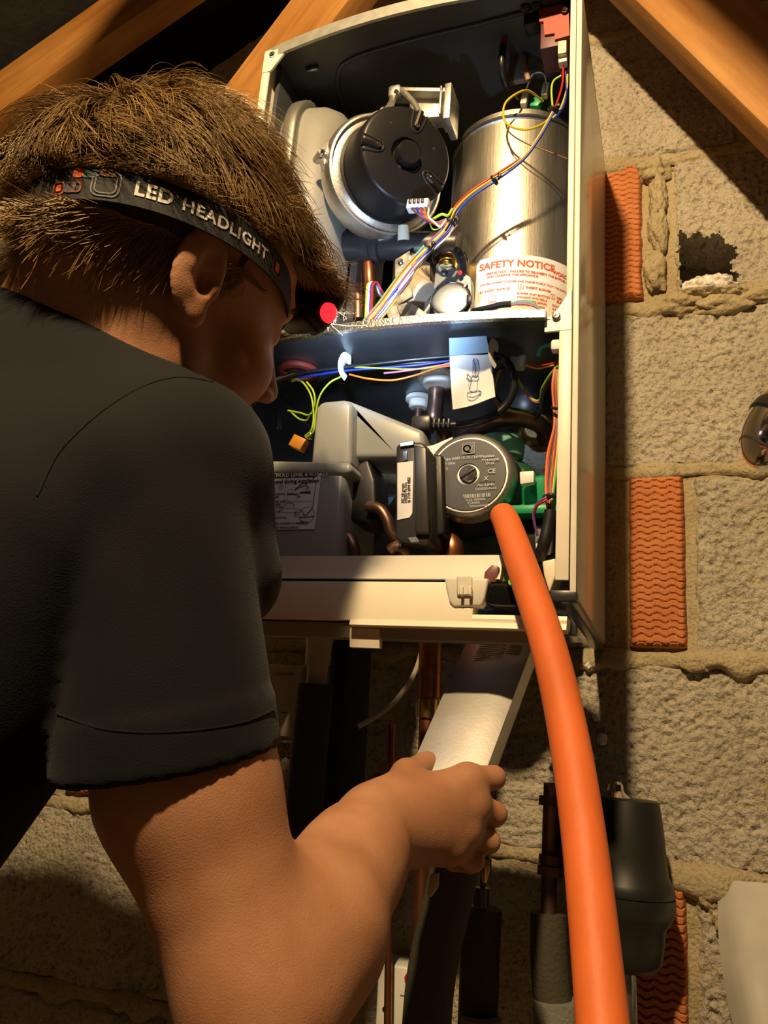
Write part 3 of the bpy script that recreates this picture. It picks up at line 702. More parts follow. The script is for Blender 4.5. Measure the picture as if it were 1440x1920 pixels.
# ---- wiring in the chamber
LOOM = obj('wiring_loom', MB().tube([at(1056, 122, -.31), at(1054, 160, -.315), at(1040, 205, -.318)], .0012, 8), W_['red'], BOI)
def wire(px, color, r=.0011, y=-.31, name='wire', parent=None):
    P = [at(p[0], p[1], p[2] if len(p) > 2 else y) for p in px]
    return obj(name, MB().tube(P, r, 8, sm=8), W_[color], parent or LOOM, smooth=60)
trunk = [(1040, 205), (1010, 258), (978, 300), (925, 338), (885, 365), (858, 392), (846, 415), (832, 436), (805, 462), (775, 495), (748, 530), (715, 575), (690, 604)]
trunk_y = [-.318, -.318, -.318, -.320, -.320, -.318, -.318, -.318, -.318, -.320, -.325, -.33, -.335]
def strand(dx, dy, color, r=.0012, i0=0, i1=None, wig=.0):
    pts = []
    for i, ((x, y), yy) in enumerate(zip(trunk, trunk_y)):
        if i < i0 or (i1 is not None and i > i1): continue
        s_ = 1 if i > 2 else .5
        pts.append((x+dx*s_+wig*math.sin(i*1.7+dx), y+dy*s_+wig*math.cos(i*1.3+dy), yy+.0004*dx*.3))
    return wire(pts, color, r)
strand(3, 2, 'blue', .0014); strand(-2, -2, 'yellow', .0012); strand(-4, -5, 'red', .0015, 2); strand(-2, -7, 'red', .0013, 5)
strand(6, 6, 'black', .0016, 6, wig=1.5); strand(8, 3, 'white', .0012, 6, wig=2); strand(-6, -2, 'blue', .0013, 6, wig=2); strand(1, -4, 'yellow', .0013, 7, wig=2)
strand(-9, -2, 'green', .0013, 8); strand(10, 6, 'brown', .0012, 6, wig=2); strand(5, -1, 'red', .0013, 7, wig=1)
strand(-11, 2, 'cyan', .0011, 9); strand(4, 8, 'white', .0013, 9, wig=2); strand(7, 10, 'blue', .0012, 9); strand(11, 9, 'yellow', .001, 9); strand(-4, 4, 'white', .0011, 9)
wire([(1060, 122, -.305), (1062, 170, -.305), (1056, 200, -.312), (1040, 222, -.318)], 'blue', .0013)
wire([(1052, 142, -.312), (1038, 152, -.312), (1034, 170, -.315), (1036, 200, -.318)], 'lime', .0012)
wire([(1064, 140, -.305), (1062, 170, -.305), (1050, 205, -.312), (1036, 222, -.318)], 'yellow', .0012)
wire([(1018, 190, -.23), (990, 170, -.26), (965, 178, -.28), (947, 195, -.285), (944, 220, -.285), (956, 236, -.29), (985, 243, -.295), (1015, 234, -.305), (1034, 218, -.315)], 'yellow', .0014)
wire([(947, 225, -.285), (955, 248, -.285), (985, 268, -.285), (1030, 285, -.28), (1064, 298, -.28)], 'brown', .0009)
wire([(1008, 24, -.30), (975, 30, -.29), (955, 45, -.285), (946, 70, -.285), (943, 85, -.285)], 'dkred', .0042)
wire([(943, 86, -.285), (941, 125, -.28), (950, 160, -.26), (968, 185, -.23), (978, 200, -.2)], 'black', .0046)
wire([(948, 90, -.284), (947, 60, -.284), (948, 38, -.284), (962, 22, -.284), (980, 26, -.284), (990, 50, -.284)], 'grey', .0009)
wire([(984, 178, -.225), (995, 145, -.23), (1006, 136, -.235), (1020, 140, -.235), (1026, 165, -.225)], 'white', .0011)
# fan wires
for i, c in enumerate(('brown', 'blue', 'red', 'orange', 'white')):
    wire([(772+8*i, 391, -.324), (784+5*i, 402+i, -.326), (800+4*i, 414+i, -.324), (818+2*i, 417+2*i, -.322), (838, 410, -.320)], c, .0012)
wire([(812, 411, -.322), (828, 402, -.324), (840, 404, -.322), (848, 392, -.32)], 'lime', .0016)
wire([(806, 418, -.318), (812, 430, -.318), (824, 428, -.318), (838, 420, -.318)], 'lime', .0009)
# the branch that dives into the floor
for c, dx in (('white', 0), ('blue', 4), ('red', 7), ('yellow', -3), ('white', 2)):
    wire([(688+dx, 604, -.335), (690+dx, 560, -.325), (692+dx, 535, -.32), (700+dx, 530, -.31), (710+dx, 548, -.30), (716+dx, 556, -.285)], c, .0013)
def tie(px, py, y, ang=.7, w_=13):
    p = at(px, py, y); d = at(px+10*math.cos(ang), py-10*math.sin(ang), y)-p; d.normalize()
    mb = MB().lathe(p-d*.0012, d, [(.0058, 0), (.0062, .0004), (.0062, .0020), (.0058, .0024)], 16); mb.rbox(p+V((.006, -.002, .003)), (.004, .004, .004), .0006)
    return obj('cable_tie', mb, M_blk, LOOM)
tie(1037, 206, -.318, 1.1); tie(927, 338, -.320, .7); tie(845, 416, -.318, .9); tie(803, 464, -.318, .8)
obj('cable_sleeve', MB().tube([at(886, 584, -.29), at(915, 578, -.295), at(938, 572, -.298), at(958, 570, -.298)], .0036, 10), M_blk, LOOM)
for i, c in enumerate(('pink', 'violet', 'cyan', 'green')): wire([(956, 572-i, -.298), (980, 570-2*i, -.298), (1000, 574-2*i, -.297), (1016, 584, -.295)], c, .0011)
# ================================================================== below the chamber floor
U = lambda px, py: atz(px, py, ZS-.0005)          # a pixel on the underside of the chamber floor
# grommets and pipes through the floor
def grommet(px, py, r, mt, name='grommet'):
    return obj(name, MB().lathe(U(px, py), (0, 0, -1), [(r*.95, 0), (r, .002), (r*.98, .005), (r*.72, .006), (r*.72, .013), (r*.60, .015)], 28), mt, o_sh)
grommet(822, 704, .024, M_wplas); grommet(786, 745, .017, M_wplas)
obj('sealing_ring', MB().lathe(U(560, 692), (0, 0, -1), [(.023, 0), (.025, .003), (.023, .006), (.018, .007), (.017, .002)], 32, cap=False), M_ringr, o_sh)
p = U(820, 708); obj('flow_pipe', MB().tube([p, p-V((0, 0, .03)), p-V((0, 0, .055)), at(830, 800, -.20), at(836, 850, -.18)], .0095, 16), M_cop, BOI)
p = U(786, 748); obj('return_pipe', MB().tube([p, p-V((0, 0, .05))], .0065, 14), M_cop, BOI)
obj('bypass_pipe', MB().tube([at(862, 834, -.20), at(880, 818, -.21), at(905, 800, -.23), at(935, 786, -.24), at(970, 784, -.235), at(1003, 792, -.22), at(1020, 806, -.20), at(1022, 826, -.18)], .0095, 16, sm=8), M_cop, BOI)
un = MB().lathe(at(1012, 812, -.165), V((-.2, -.95, .1)), [(.020, -.012), (.020, .006), (.022, .008), (.022, .013), (.018, .015), (.014, .013), (.0115, .013)], 28); obj('union_nut', un, M_brass, BOI)
# cap of the flue sump (dark dome in the floor)
obj('sump', MB().lathe(atz(1000, 765, ZS), (0, 0, -1), [(.042, 0), (.042, .012), (.036, .022), (.02, .028), (.0001, .03)], 32, cap=False), M_blk2, o_sh)

# cables clipped along the underside
cab = [(470, 760, -.325), (500, 725, -.325), (540, 706, -.32), (600, 698, -.315), (645, 690, -.31), (720, 684, -.31), (790, 680, -.31), (850, 678, -.305), (930, 672, -.30)]
LOOM2 = obj('lower_loom', MB().tube([at(*q_) for q_ in cab], .0036, 10, sm=8), M_blk, BOI, smooth=60)
wire([(500, 720, -.33), (560, 700, -.325), (640, 690, -.32), (760, 676, -.318), (850, 668, -.315)], 'black', .0022, parent=LOOM2)
wire([(560, 708, -.32), (640, 696, -.32), (700, 691, -.318), (780, 685, -.316), (846, 676, -.314)], 'blue', .0013, parent=LOOM2)
wire([(655, 702, -.32), (690, 710, -.32), (735, 713, -.32), (778, 704, -.318), (820, 690, -.316), (845, 686, -.316)], 'orange', .0011, parent=LOOM2)
wire([(720, 700, -.318), (770, 694, -.318), (845, 682, -.316)], 'pink', .0011, parent=LOOM2); wire([(660, 688, -.32), (780, 692, -.318), (848, 680, -.316)], 'lime', .0009, parent=LOOM2)
# corrugated conduit at the far left
cpts = catmull([at(*q_) for q_ in ((508, 715, -.328), (488, 738, -.33), (468, 762, -.33), (452, 790, -.325), (446, 820, -.32), (440, 870, -.31))], 10)
cc = MB(); cc.tube(cpts, .0075, 12, sm=0, rfun=lambda t: .0065+.0018*(1 if int(t*58) % 2 else 0)); obj('conduit', cc, M_blk, LOOM2, smooth=30)
# finer rings on the conduit
for (px, py) in ((645, 692), (924, 668)):
    c_ = MB(); pc = at(px, py, -.318)
    c_.tube([pc+V((.002, .010, .016)), pc+V((0, .0, .014)), pc+V((-.001, -.006, .004)), pc+V((0, -.006, -.006)), pc+V((.003, 0, -.011))], .0016, 8, flat=4.0)
    obj('cable_clip', c_, M_wplas, LOOM2)
# instruction tag hanging from the floor
tg = MB(); c4 = [at(843, 668, -.322), at(918, 662, -.322), at(929, 744, -.312), at(849, 768, -.314)]
n = 10; vs = []; fs = []
for i in range(n+1):
    for j in range(n+1):
        u_, v_ = i/n, j/n; p = (c4[0]*(1-u_)+c4[1]*u_)*(1-v_)+(c4[3]*(1-u_)+c4[2]*u_)*v_
        vs.append(p+V((0, .004*math.sin(u_*2.6)*math.sin(v_*2.2+.4)-.0015*math.sin(5*u_+3*v_), 0)))
def tagp(u_, v_, off=.0008):
    p = (c4[0]*(1-u_)+c4[1]*u_)*(1-v_)+(c4[3]*(1-u_)+c4[2]*u_)*v_
    return p+V((0, .004*math.sin(u_*2.6)*math.sin(v_*2.2+.4)-.0015*math.sin(5*u_+3*v_)-off, 0))
for i in range(n):
    for j in range(n): fs.append((i*(n+1)+j, (i+1)*(n+1)+j, (i+1)*(n+1)+j+1, i*(n+1)+j+1))
o_tag = obj('paper_tag', MB().add(vs, fs), M_paper, BOI, smooth=60)
def ink_line(uv, r=.00045, mt=None, parent=None, f_=None):
    return obj('drawn_line', MB().tube([(f_ or tagp)(*q_) for q_ in uv], r, 5, sm=4, flat=.4), mt or M_inkb, parent or o_tag, smooth=0)
ink_line([(.56, .12), (.68, .13), (.64, .40), (.52, .40), (.56, .12)]); ink_line([(.60, .13), (.57, .40)]); ink_line([(.645, .13), (.61, .40)]); ink_line([(.56, .12), (.60, .08), (.66, .09), (.68, .13)])
ink_line([(.50, .40), (.64, .42), (.62, .50), (.48, .48), (.50, .40)]); ink_line([(.48, .48), (.43, .60), (.42, .70), (.56, .72), (.60, .60), (.62, .50)])
ink_line([(.40, .36), (.46, .44), (.44, .50), (.38, .40), (.40, .36)]); ink_line([(.36, .44), (.42, .52)]); ink_line([(.36, .72), (.62, .74), (.64, .82), (.52, .90), (.38, .88), (.34, .80), (.36, .72)])
ink_line([(.36, .80), (.50, .84), (.64, .80)]); ink_line([(.62, .72), (.68, .78), (.64, .86)]); ink_line([(.40, .66), (.40, .56)])
# folded top of the tag taped to the floor
tt = MB().add([c4[0]+V((0, -.001, 0)), c4[1]+V((0, -.001, 0)), at(912, 630, -.335), at(842, 634, -.335)], [(0, 1, 2, 3)]); obj('tag_fold', tt, mat('clear_blue_film', (.30, .45, .62), .35), o_tag, smooth=0)

# ---- mains cable with moulded plug
pl = MB(); 
pl.rbox(at(793, 797, -.292), (.022, .020, .016), .003); pl.rbox(at(790, 812, -.285), (.018, .02, .016), .003)
o_pl = obj('pump_plug', pl, M_blk2, BOI)
for i in range(4): obj('strain_rib', MB().rbox(at(816+9*i, 797, -.292), (.0028, .013, .011), .001), M_blk2, o_pl)
obj('strain_core', MB().tube([at(800, 797, -.292), at(850, 797, -.292)], .0035, 10, sm=0), M_blk, o_pl)
obj('mains_cable', MB().tube([at(*q_) for q_ in ((846, 798, -.292), (880, 794, -.29), (920, 782, -.29), (950, 758, -.29), (964, 725, -.295), (958, 690, -.30), (944, 674, -.30), (930, 668, -.29))], .0042, 12, sm=8), M_blk, BOI, smooth=60)
# ---- sensor wires right
wire([(936, 692, -.28), (926, 715, -.28), (926, 745, -.28), (940, 765, -.28), (975, 775, -.27), (1010, 782, -.26)], 'pink', .0012, parent=LOOM2)
wire([(940, 690, -.28), (929, 720, -.28), (931, 748, -.28), (950, 766, -.28), (985, 774, -.27), (1012, 780, -.26)], 'lime', .0012, parent=LOOM2)
wire([(946, 688, -.28), (928, 700, -.28), (924, 730, -.28), (948, 762, -.28), (990, 772, -.27), (1014, 784, -.26)], 'black', .0016, parent=LOOM2)
wire([(962, 698, -.28), (980, 725, -.28), (998, 748, -.28), (1012, 750, -.285), (1016, 730, -.30), (1030, 705, -.315), (1046, 686, -.325)], 'lime', .0013, parent=LOOM2)
wire([(965, 705, -.275), (985, 735, -.28), (1000, 752, -.28), (1014, 752, -.285), (1018, 728, -.30), (1034, 700, -.315), (1047, 684, -.325)], 'pink', .0012, parent=LOOM2)
wire([(1046, 682, -.325), (1036, 700, -.315), (1020, 735, -.30), (1015, 755, -.29), (1012, 775, -.28), (1004, 785, -.26)], 'black', .002, parent=LOOM2)
wire([(985, 682, -.295), (1005, 686, -.30), (1025, 684, -.315), (1047, 679, -.325)], 'red', .0012, parent=LOOM2); wire([(985, 685, -.295), (1008, 691, -.30), (1028, 687, -.315), (1047, 683, -.325)], 'yellow', .0010, parent=LOOM2)
sc = MB(); sc.rbox(at(970, 682, -.29), (.017, .012, .013), .003, Matrix.Rotation(.2, 3, 'Y')); sc.rbox(at(980, 676, -.287), (.008, .010, .010), .002); sc.rbox(at(963, 684, -.294), (.007, .008, .006), .0015)
obj('sensor_plug', sc, mat('pale_aqua_plug', (.50, .62, .64), .4), BOI)
# right-hand loom down the flange
for i, (c, r) in enumerate((('orange', .0014), ('red', .0014), ('black', .0013), ('brown', .0013), ('orange', .0012), ('dkred', .0014), ('yellow', .0012), ('green', .0011))):
    dx = (i-3.2)*3.0
    wire([(1046+dx*.35, 680, -.322), (1041+dx*.5, 720, -.322), (1043+dx*.45, 765, -.32), (1043+dx*.4, 800, -.32), (1036+dx*.9, 850, -.32), (1031+dx*.8, 905, -.322), (1030+dx*.5, 940, -.324), (1032+dx*.35, 962, -.324)], c, r, parent=LOOM2)
wire([(1044, 690, -.318), (1047, 780, -.315), (1043, 850, -.312), (1038, 900, -.31), (1034, 930, -.31)], 'green', .0013, parent=LOOM2)
wire([(1036, 926, -.33), (1022, 934, -.335), (1008, 944, -.33), (1000, 962, -.325), (1003, 985, -.32), (1008, 1005, -.315)], 'violet', .0013, parent=LOOM2)
wire([(1036, 930, -.331), (1020, 940, -.335), (1006, 950, -.33), (1001, 975, -.32)], 'red', .0012, parent=LOOM2)
obj('cable_sleeve', MB().tube([at(*q_) for q_ in ((1032, 958, -.325), (1028, 985, -.325), (1020, 1020, -.325), (1010, 1050, -.32))], .0060, 12, sm=6), M_blk, LOOM2, smooth=60)
obj('cable_tie', MB().tube([at(1019, 934, -.33), at(1030, 929, -.336), at(1040, 930, -.335)], .0018, 6, flat=1.5), W_['black'], LOOM2)
obj('cable_tie', MB().tube([at(1033, 764, -.326), at(1043, 766, -.328), at(1052, 764, -.326)], .0016, 6), W_['black'], LOOM2)
# aqua hook and white lever in the top right
obj('aqua_hook', MB().tube([at(1010, 668, -.30), at(1013, 655, -.305), at(1024, 648, -.31), at(1040, 647, -.315)], .0022, 8), mat('aqua_plastic', (.05, .38, .33), .4), BOI)
obj('white_lever', MB().rbox(at(1043, 650, -.335), (.010, .012, .012), .003), M_wplas, BOI)

# ---- condensate trap (translucent tank)
M_tank = mat('milky_polythene', (.46, .49, .49), .35, trans=.35, sss=.0, spec=.45)
def px_prism(pxs, y0, y1, r=.004, seg=3):
    a = [at(px, py, y0) for px, py in pxs]; bm = bmesh.new(); vs = [bm.verts.new(p) for p in a]
    f = bm.faces.new(vs); ex = bmesh.ops.extrude_face_region(bm, geom=[f])
    for v in ex['geom']:
        if isinstance(v, bmesh.types.BMVert): v.co.y += y1-y0
    bmesh.ops.recalc_face_normals(bm, faces=list(bm.faces))
    bmesh.ops.bevel(bm, geom=list(bm.edges), offset=r, segments=seg, profile=.5, affect='EDGES')
    return MB().from_bm(bm)
body = px_prism([(470, 880), (648, 882), (634, 1052), (462, 1058)], -.325, -.22, .007)
o_tk = obj('condensate_trap', body, M_tank, BOI, smooth=60)
obj('tank_lid', px_prism([(468, 862), (655, 866), (660, 880), (652, 888), (464, 886)], -.329, -.215, .004), M_tank, o_tk, smooth=60)
obj('tank_neck', px_prism([(592, 762), (604, 752), (648, 748), (660, 757), (657, 872), (582, 872)], -.322, -.25, .005), M_tank, o_tk, smooth=60)
obj('tank_wing', px_prism([(612, 752), (650, 748), (794, 806), (796, 846), (740, 858), (655, 858), (655, 770)], -.305, -.245, .006), M_tank, o_tk, smooth=60)
# its instruction sticker
L4 = [at(500, 886, -.3265), at(603, 883, -.3265), at(590, 992, -.3265), at(488, 994, -.3265)]
lx = (L4[1]-L4[0]); ly = (L4[3]-L4[0])
def lp(u_, v_, off=.0006): return L4[0]*(1-u_)*(1-v_)+L4[1]*u_*(1-v_)+L4[2]*u_*v_+L4[3]*(1-u_)*v_+V((0, -off, 0))
M_lab = mat('white_sticker', (.72, .72, .76), .5)
o_il = obj('instruction_sticker', MB().add([lp(0, 0, 0), lp(1, 0, 0), lp(1, 1, 0), lp(0, 1, 0)], [(0, 1, 2, 3)]), M_lab, o_tk, smooth=0)
def stext(s, size, u_, v_, bold=0, mt=None, par=None, f_=None, asp=1.):
    f2 = f_ or lp; H_ = ly.length; Wd = lx.length
    return obj('lettering', text_mb(s, size, None, None, None, bold, warp=lambda x, y: f2(u_+x/Wd*asp, v_-y/H_, .0009)), mt or M_ink, o_il if par is None else par, smooth=0)
obj('arrow', MB().add([lp(*q_) for q_ in ((.12, .03), (.86, .03), (.86, .0), (.97, .065), (.86, .13), (.86, .105), (.12, .105))], [tuple(range(7))]), M_ink, o_il, smooth=0)
stext('HOLD LEVEL & ROTATE', .0058, .19, .088, .00012, M_lab); stext('Removal during installation', .0058, .02, .20, .0002)
for s_, u_, v_ in (('1. Remove screw', .02, .40), ('completely.', .05, .45), ('2. Rotate until upper', .0, .53), ('arm is parallel', .04, .58), ('with side of case', .04, .63), ('3. Lower and lift', .0, .71), ('forward.', .03, .76), ('Lift over control box.', .03, .81), ('Refit: follow this procedure in reverse', .0, .91), ('The tearing guidance', .27, .98)): stext(s_, .0034, u_, v_, .0001)
def lring(u_, v_, r, w_=.0004):
    Wd, H_ = lx.length, ly.length; vs = []; fs = []; n = 28
    for k in range(n):
        a = 2*PI*k/n
        for rr in (r, r-w_): vs.append(lp(u_+rr*math.cos(a)/Wd, v_-rr*math.sin(a)/H_))
    for k in range(n): fs.append((2*k, 2*((k+1) % n), 2*((k+1) % n)+1, 2*k+1))
    obj('drawn_ring', MB().add(vs, fs), M_ink, o_il, smooth=0)
lring(.30, .27, .0026); lring(.79, .30, .0026); lring(.63, .74, .0026); lring(.83, .76, .0092); lring(.48, .35, .0032)
for s_, u_, v_ in (('1', .285, .285), ('2', .775, .315), ('3', .615, .755)): stext(s_, .004, u_, v_, .0001)
dl = lambda uv, r=.0003: ink_line(uv, r, M_ink, o_il, lp)
dl([(.39, .20), (.38, .62)]); dl([(.93, .20), (.92, .64)], .0006); dl([(.44, .40), (.62, .42), (.60, .52), (.44, .50), (.44, .40)]); dl([(.56, .33), (.62, .29), (.72, .26), (.77, .23), (.70, .21), (.58, .30), (.56, .33)], .0006)
dl([(.42, .38), (.64, .40)], .0007); dl([(.60, .52), (.90, .53)]); dl([(.40, .60), (.46, .54), (.56, .56), (.58, .62)], .0004); dl([(.32, .68), (.44, .63), (.68, .66), (.70, .70), (.44, .71), (.32, .68)]); dl([(.70, .80), (.84, .79), (.96, .78)], .0006); dl([(.74, .68), (.80, .76), (.92, .66)], .0006); dl([(.72, .86), (.90, .88)], .0004); dl([(.72, .90), (.88, .91)], .0004)
for a_, b_ in (((.66, .355), (.86, .385)), ((.62, .44), (.68, .44))):
    obj('arrow', MB().add([lp(a_[0], a_[1]), lp(b_[0]-.04, a_[1]), lp(b_[0]-.04, a_[1]-.02), lp(b_[0], (a_[1]+b_[1])/2), lp(b_[0]-.04, b_[1]+.02), lp(b_[0]-.04, b_[1]), lp(a_[0], b_[1])], [tuple(range(7))]), M_ink, o_il, smooth=0)
# ---- orange connector and green-yellow earths
obj('orange_connector', MB().rbox(at(561, 832, -.315), (.017, .012, .014), .0012, Matrix.Rotation(.45, 3, 'Y')), M_orange, BOI)
for q_ in ([(572, 818, -.315), (584, 806, -.32), (588, 780, -.32), (584, 745, -.32), (572, 722, -.318), (560, 713, -.318), (546, 715, -.318)], [(574, 821, -.315), (588, 808, -.32), (592, 775, -.322), (600, 742, -.322), (618, 718, -.322), (640, 706, -.318)],
           [(540, 770, -.30), (562, 774, -.305), (580, 778, -.31), (590, 760, -.318), (588, 735, -.32), (575, 716, -.318)], [(545, 772, -.30), (560, 785, -.305), (575, 788, -.31), (583, 775, -.318)]):
    wire(q_, 'lime', .0011, parent=LOOM2)
obj('ground_tab', MB().rbox(at(580, 818, -.312), (.006, .006, .008), .001), M_chrome, BOI)
# dim hardware far left
obj('gauge_bracket', px_prism([(490, 768), (524, 766), (522, 800), (508, 812), (494, 800)], -.22, -.21, .001, 1), M_galvd, BOI)
obj('hydraulic_block', MB().rbox((-.31, -.10, .125), (.13, .05, .09), .006), M_galvd, BOI)

# ---- valve block and pipes between trap and pump
obj('trap_outlet', px_prism([(662, 872), (690, 858), (704, 900), (706, 960), (690, 985), (655, 975), (650, 900)], -.30, -.255, .004), M_blk, BOI)
obj('drain_pipe', MB().tube([at(*q_) for q_ in ((690, 950, -.305), (712, 955, -.308), (726, 975, -.308), (734, 1000, -.306), (750, 1018, -.30), (752, 1050, -.29))], .0062, 14, sm=8), M_cop, BOI, smooth=60)
obj('drain_pipe', MB().tube([at(*q_) for q_ in ((640, 1000, -.30), (656, 1010, -.30), (664, 1030, -.30), (666, 1060, -.295))], .0065, 14, sm=8), M_cop, BOI, smooth=60)
obj('drain_pipe', MB().tube([at(*q_) for q_ in ((732, 1035, -.31), (742, 1028, -.31), (758, 1032, -.31), (764, 1060, -.305))], .0075, 14, sm=8), M_cop, BOI, smooth=60)
obj('frame_stay', px_prism([(676, 1030), (740, 930), (752, 940), (690, 1040)], -.20, -.19, .001, 1), M_galvd, BOI)
obj('frame_rail', MB().rbox((-.21, -.05, .018), (.36, .02, .03), .003), M_galvd, BOI)

# ---- pump
PC = at(878, 889, -.300); PAX = V((.03, -1, .02)).normalized(); PR = .0465
pm = MB().lathe(PC, PAX, [(.046, -.11), (.052, -.095), (.0525, -.06), (.0505, -.045), (.049, -.016), (PR+.001, -.006), (PR-.001, -.002), (PR-.005, 0), (PR-.0055, -.0008), (.0001, -.0008)], 56, cap=False)
M_stator = mat('worn_aluminium_can', (.50, .48, .44), .42, 1., noise=.12, nscale=90, bump=.0002, bscale=200)
M_canb = mat('black_motor_can', (.035, .034, .033), .36, .6, bump=.0003, bscale=260)
pm_face = MB().lathe(PC, PAX, [(.049, -.016), (PR+.001, -.006), (PR-.001, -.002), (PR-.005, 0), (PR-.0055, -.0008), (.0001, -.0008)], 56, cap=False)
pm_body = MB().lathe(PC, PAX, [(.046, -.11), (.052, -.095), (.0525, -.06), (.0505, -.045), (.0492, -.0158)], 56, cap=False)
o_pm = obj('pump', pm_body, M_canb, BOI, smooth=50)
obj('motor_face', pm_face, M_stator, o_pm, smooth=50)
# squared shoulder joining the terminal box
sh = MB().prism([(-.0560, -.030), (-.052, -.036), (-.020, -.044), (-.020, .044), (-.040, .036), (-.0560, .033)], PC+PAX*-.004, V((1, 0, 0)), V((0, 0, 1)), V((0, 1, 0)), .05)
obj('motor_shoulder', sh, M_stator, o_pm, smooth=30)
px_, py_, _ = frame_of(PAX)
ex_p = V((1, 0, .03)).normalized(); ey_p = V((-.03, 0, 1)).normalized()
pp_ = lambda u_, v_, off=.0012: PC+ex_p*u_+ey_p*v_+PAX*off
PLR = PR-.0075
o_np = obj('nameplate', MB().lathe(PC, PAX, [(PLR+.0005, -.0006), (PLR, .0006), (.0118, .0006), (.0112, -.004), (.0001, -.004)], 48, cap=False), M_plate, o_pm, smooth=40)
o_vs = obj('vent_screw', MB().lathe(PC, PAX, [(.0095, -.004), (.0095, .0015), (.0085, .0026), (.0001, .0028)], 28, cap=False), M_chrome, o_pm, smooth=40)
obj('screw_slot', MB().rbox(PC+PAX*.003, (.017, .0014, .0018), .0002, Matrix.Rotation(-.62, 3, 'Y')), M_blk, o_vs)
def ptext(s, size, u_, v_, bold=0, mt=None): obj('lettering', text_mb(s, size, None, None, None, bold, warp=lambda x, y: pp_(u_+x, v_+y)), mt or M_silver, o_np, smooth=0)
obj('logo_square', MB().add([pp_(-.0065, .022), pp_(.0065, .022), pp_(.0065, .034), pp_(-.0065, .034)], [(0, 1, 2, 3)]), M_inkg, o_np, smooth=0)
obj('logo_outline', MB().tube([pp_(-.0065, .022), pp_(.0065, .022), pp_(.0065, .034), pp_(-.0065, .034), pp_(-.0065, .022)], .0004, 5, sm=0), M_silver, o_np, smooth=0)
ptext('Q', .011, -.0062, .0242, .0003); obj('logo_tick', MB().tube([pp_(.0005, .027, .0014), pp_(.0022, .0248, .0014), pp_(.0056, .0315, .0014)], .00045, 5, sm=0), M_silver, o_np, smooth=0)
for s_, z_, u_, v_ in (('Type 6000 15-70 CHS', .0042, -.027, .0165), ('P/Number', .0042, .010, .0165), ('230V 50Hz', .0036, -.030, .0115), ('PN 10', .0036, -.031, .006), ('IP 42', .0036, -.031, .0015), ('6PM.0', .0036, -.031, -.003), ('7716192290', .0036, .014, .0125), ('TF110', .0036, .018, .0085), ('CE', .0068, .0205, -.001), ('Max 0.3MPa', .0036, .010, -.0145), ('DE1D20-Pw12', .0036, .008, -.0185), ('+07190161-13  NF00036', .0032, -.014, -.0295), ('Original Quality', .0034, -.009, -.0325), ('by Bosch Thermotechnik', .0034, -.013, -.0360)): ptext(s_, z_, u_, v_, .0001)
ptext('x', .008, .017, -.008, .0002); obj('rule', MB().tube([pp_(.012, -.0095), pp_(.028, -.0093)], .0003, 4, sm=0), M_silver, o_np, smooth=0)
for i in range(26):
    w_ = .0009 if (i*7) % 3 else .0014; u_ = -.0235+i*.00185
    obj('barcode_bar', MB().add([pp_(u_, -.0262), pp_(u_+w_, -.0262), pp_(u_+w_, -.0222), pp_(u_, -.0222)], [(0, 1, 2, 3)]), M_silver, o_np, smooth=0)
for i in range(4):
    obj('table_rule', MB().tube([pp_(-.030, -.009-.0028*i), pp_(-.010, -.009-.0028*i)], .00025, 4, sm=0), M_silver, o_np, smooth=0)
for i in range(5): obj('table_rule', MB().tube([pp_(-.029+.004*i, -.009), pp_(-.029+.004*i, -.0174)], .00025, 4, sm=0), M_silver, o_np, smooth=0)
# pump terminal box
cbx = px_prism([(742, 836), (752, 828), (790, 828), (806, 842), (808, 1008), (800, 1022), (748, 1016), (740, 1008)], -.335, -.25, .003)
o_cb = obj('terminal_box', cbx, M_blk2, o_pm, smooth=40)
obj('box_lid', px_prism([(775, 834), (800, 838), (804, 1000), (778, 1000)], -.341, -.33, .002), M_blk2, o_pm, smooth=40)
obj('box_foot', px_prism([(806, 850), (830, 852), (834, 1000), (808, 1008)], -.31, -.25, .003), M_blk, o_pm, smooth=40)
S4 = [at(745, 868, -.3358), at(775, 864, -.3358), at(773, 962, -.3358), at(745, 975, -.3358)]
o_st = obj('box_sticker', MB().add(S4+[at(768, 970, -.3358)], [(0, 1, 2, 4, 3)]), M_lab, o_pm, smooth=0)
sx_ = (S4[1]-S4[0]); sy_ = (S4[0]-S4[3])
def vtext(s, size, a, b):
    obj('lettering', text_mb(s, size, None, None, None, .0001, warp=lambda x, y: S4[3]+sx_*a+sy_.normalized()*(b+x)-sx_.normalized()*y+V((0, -.0007, 0))), M_ink, o_st, smooth=0)
vtext('XE 18 groza', .0042, .42, .017); vtext('HKB3 Pt No', .0042, .60, .017); vtext('8 719 694 882', .0046, .82, .017)
obj('box_window', px_prism([(754, 846), (764, 844), (764, 862), (754, 864)], -.3375, -.335, .0006, 1), M_chrome, o_pm)
obj('box_clip', px_prism([(748, 830), (776, 826), (776, 834), (750, 838)], -.338, -.33, .0006, 1), M_galv, o_pm)
obj('box_badge', px_prism([(764, 1008), (780, 1006), (786, 1016), (770, 1018)], -.337, -.334, .0006, 1), M_inkg, o_pm)
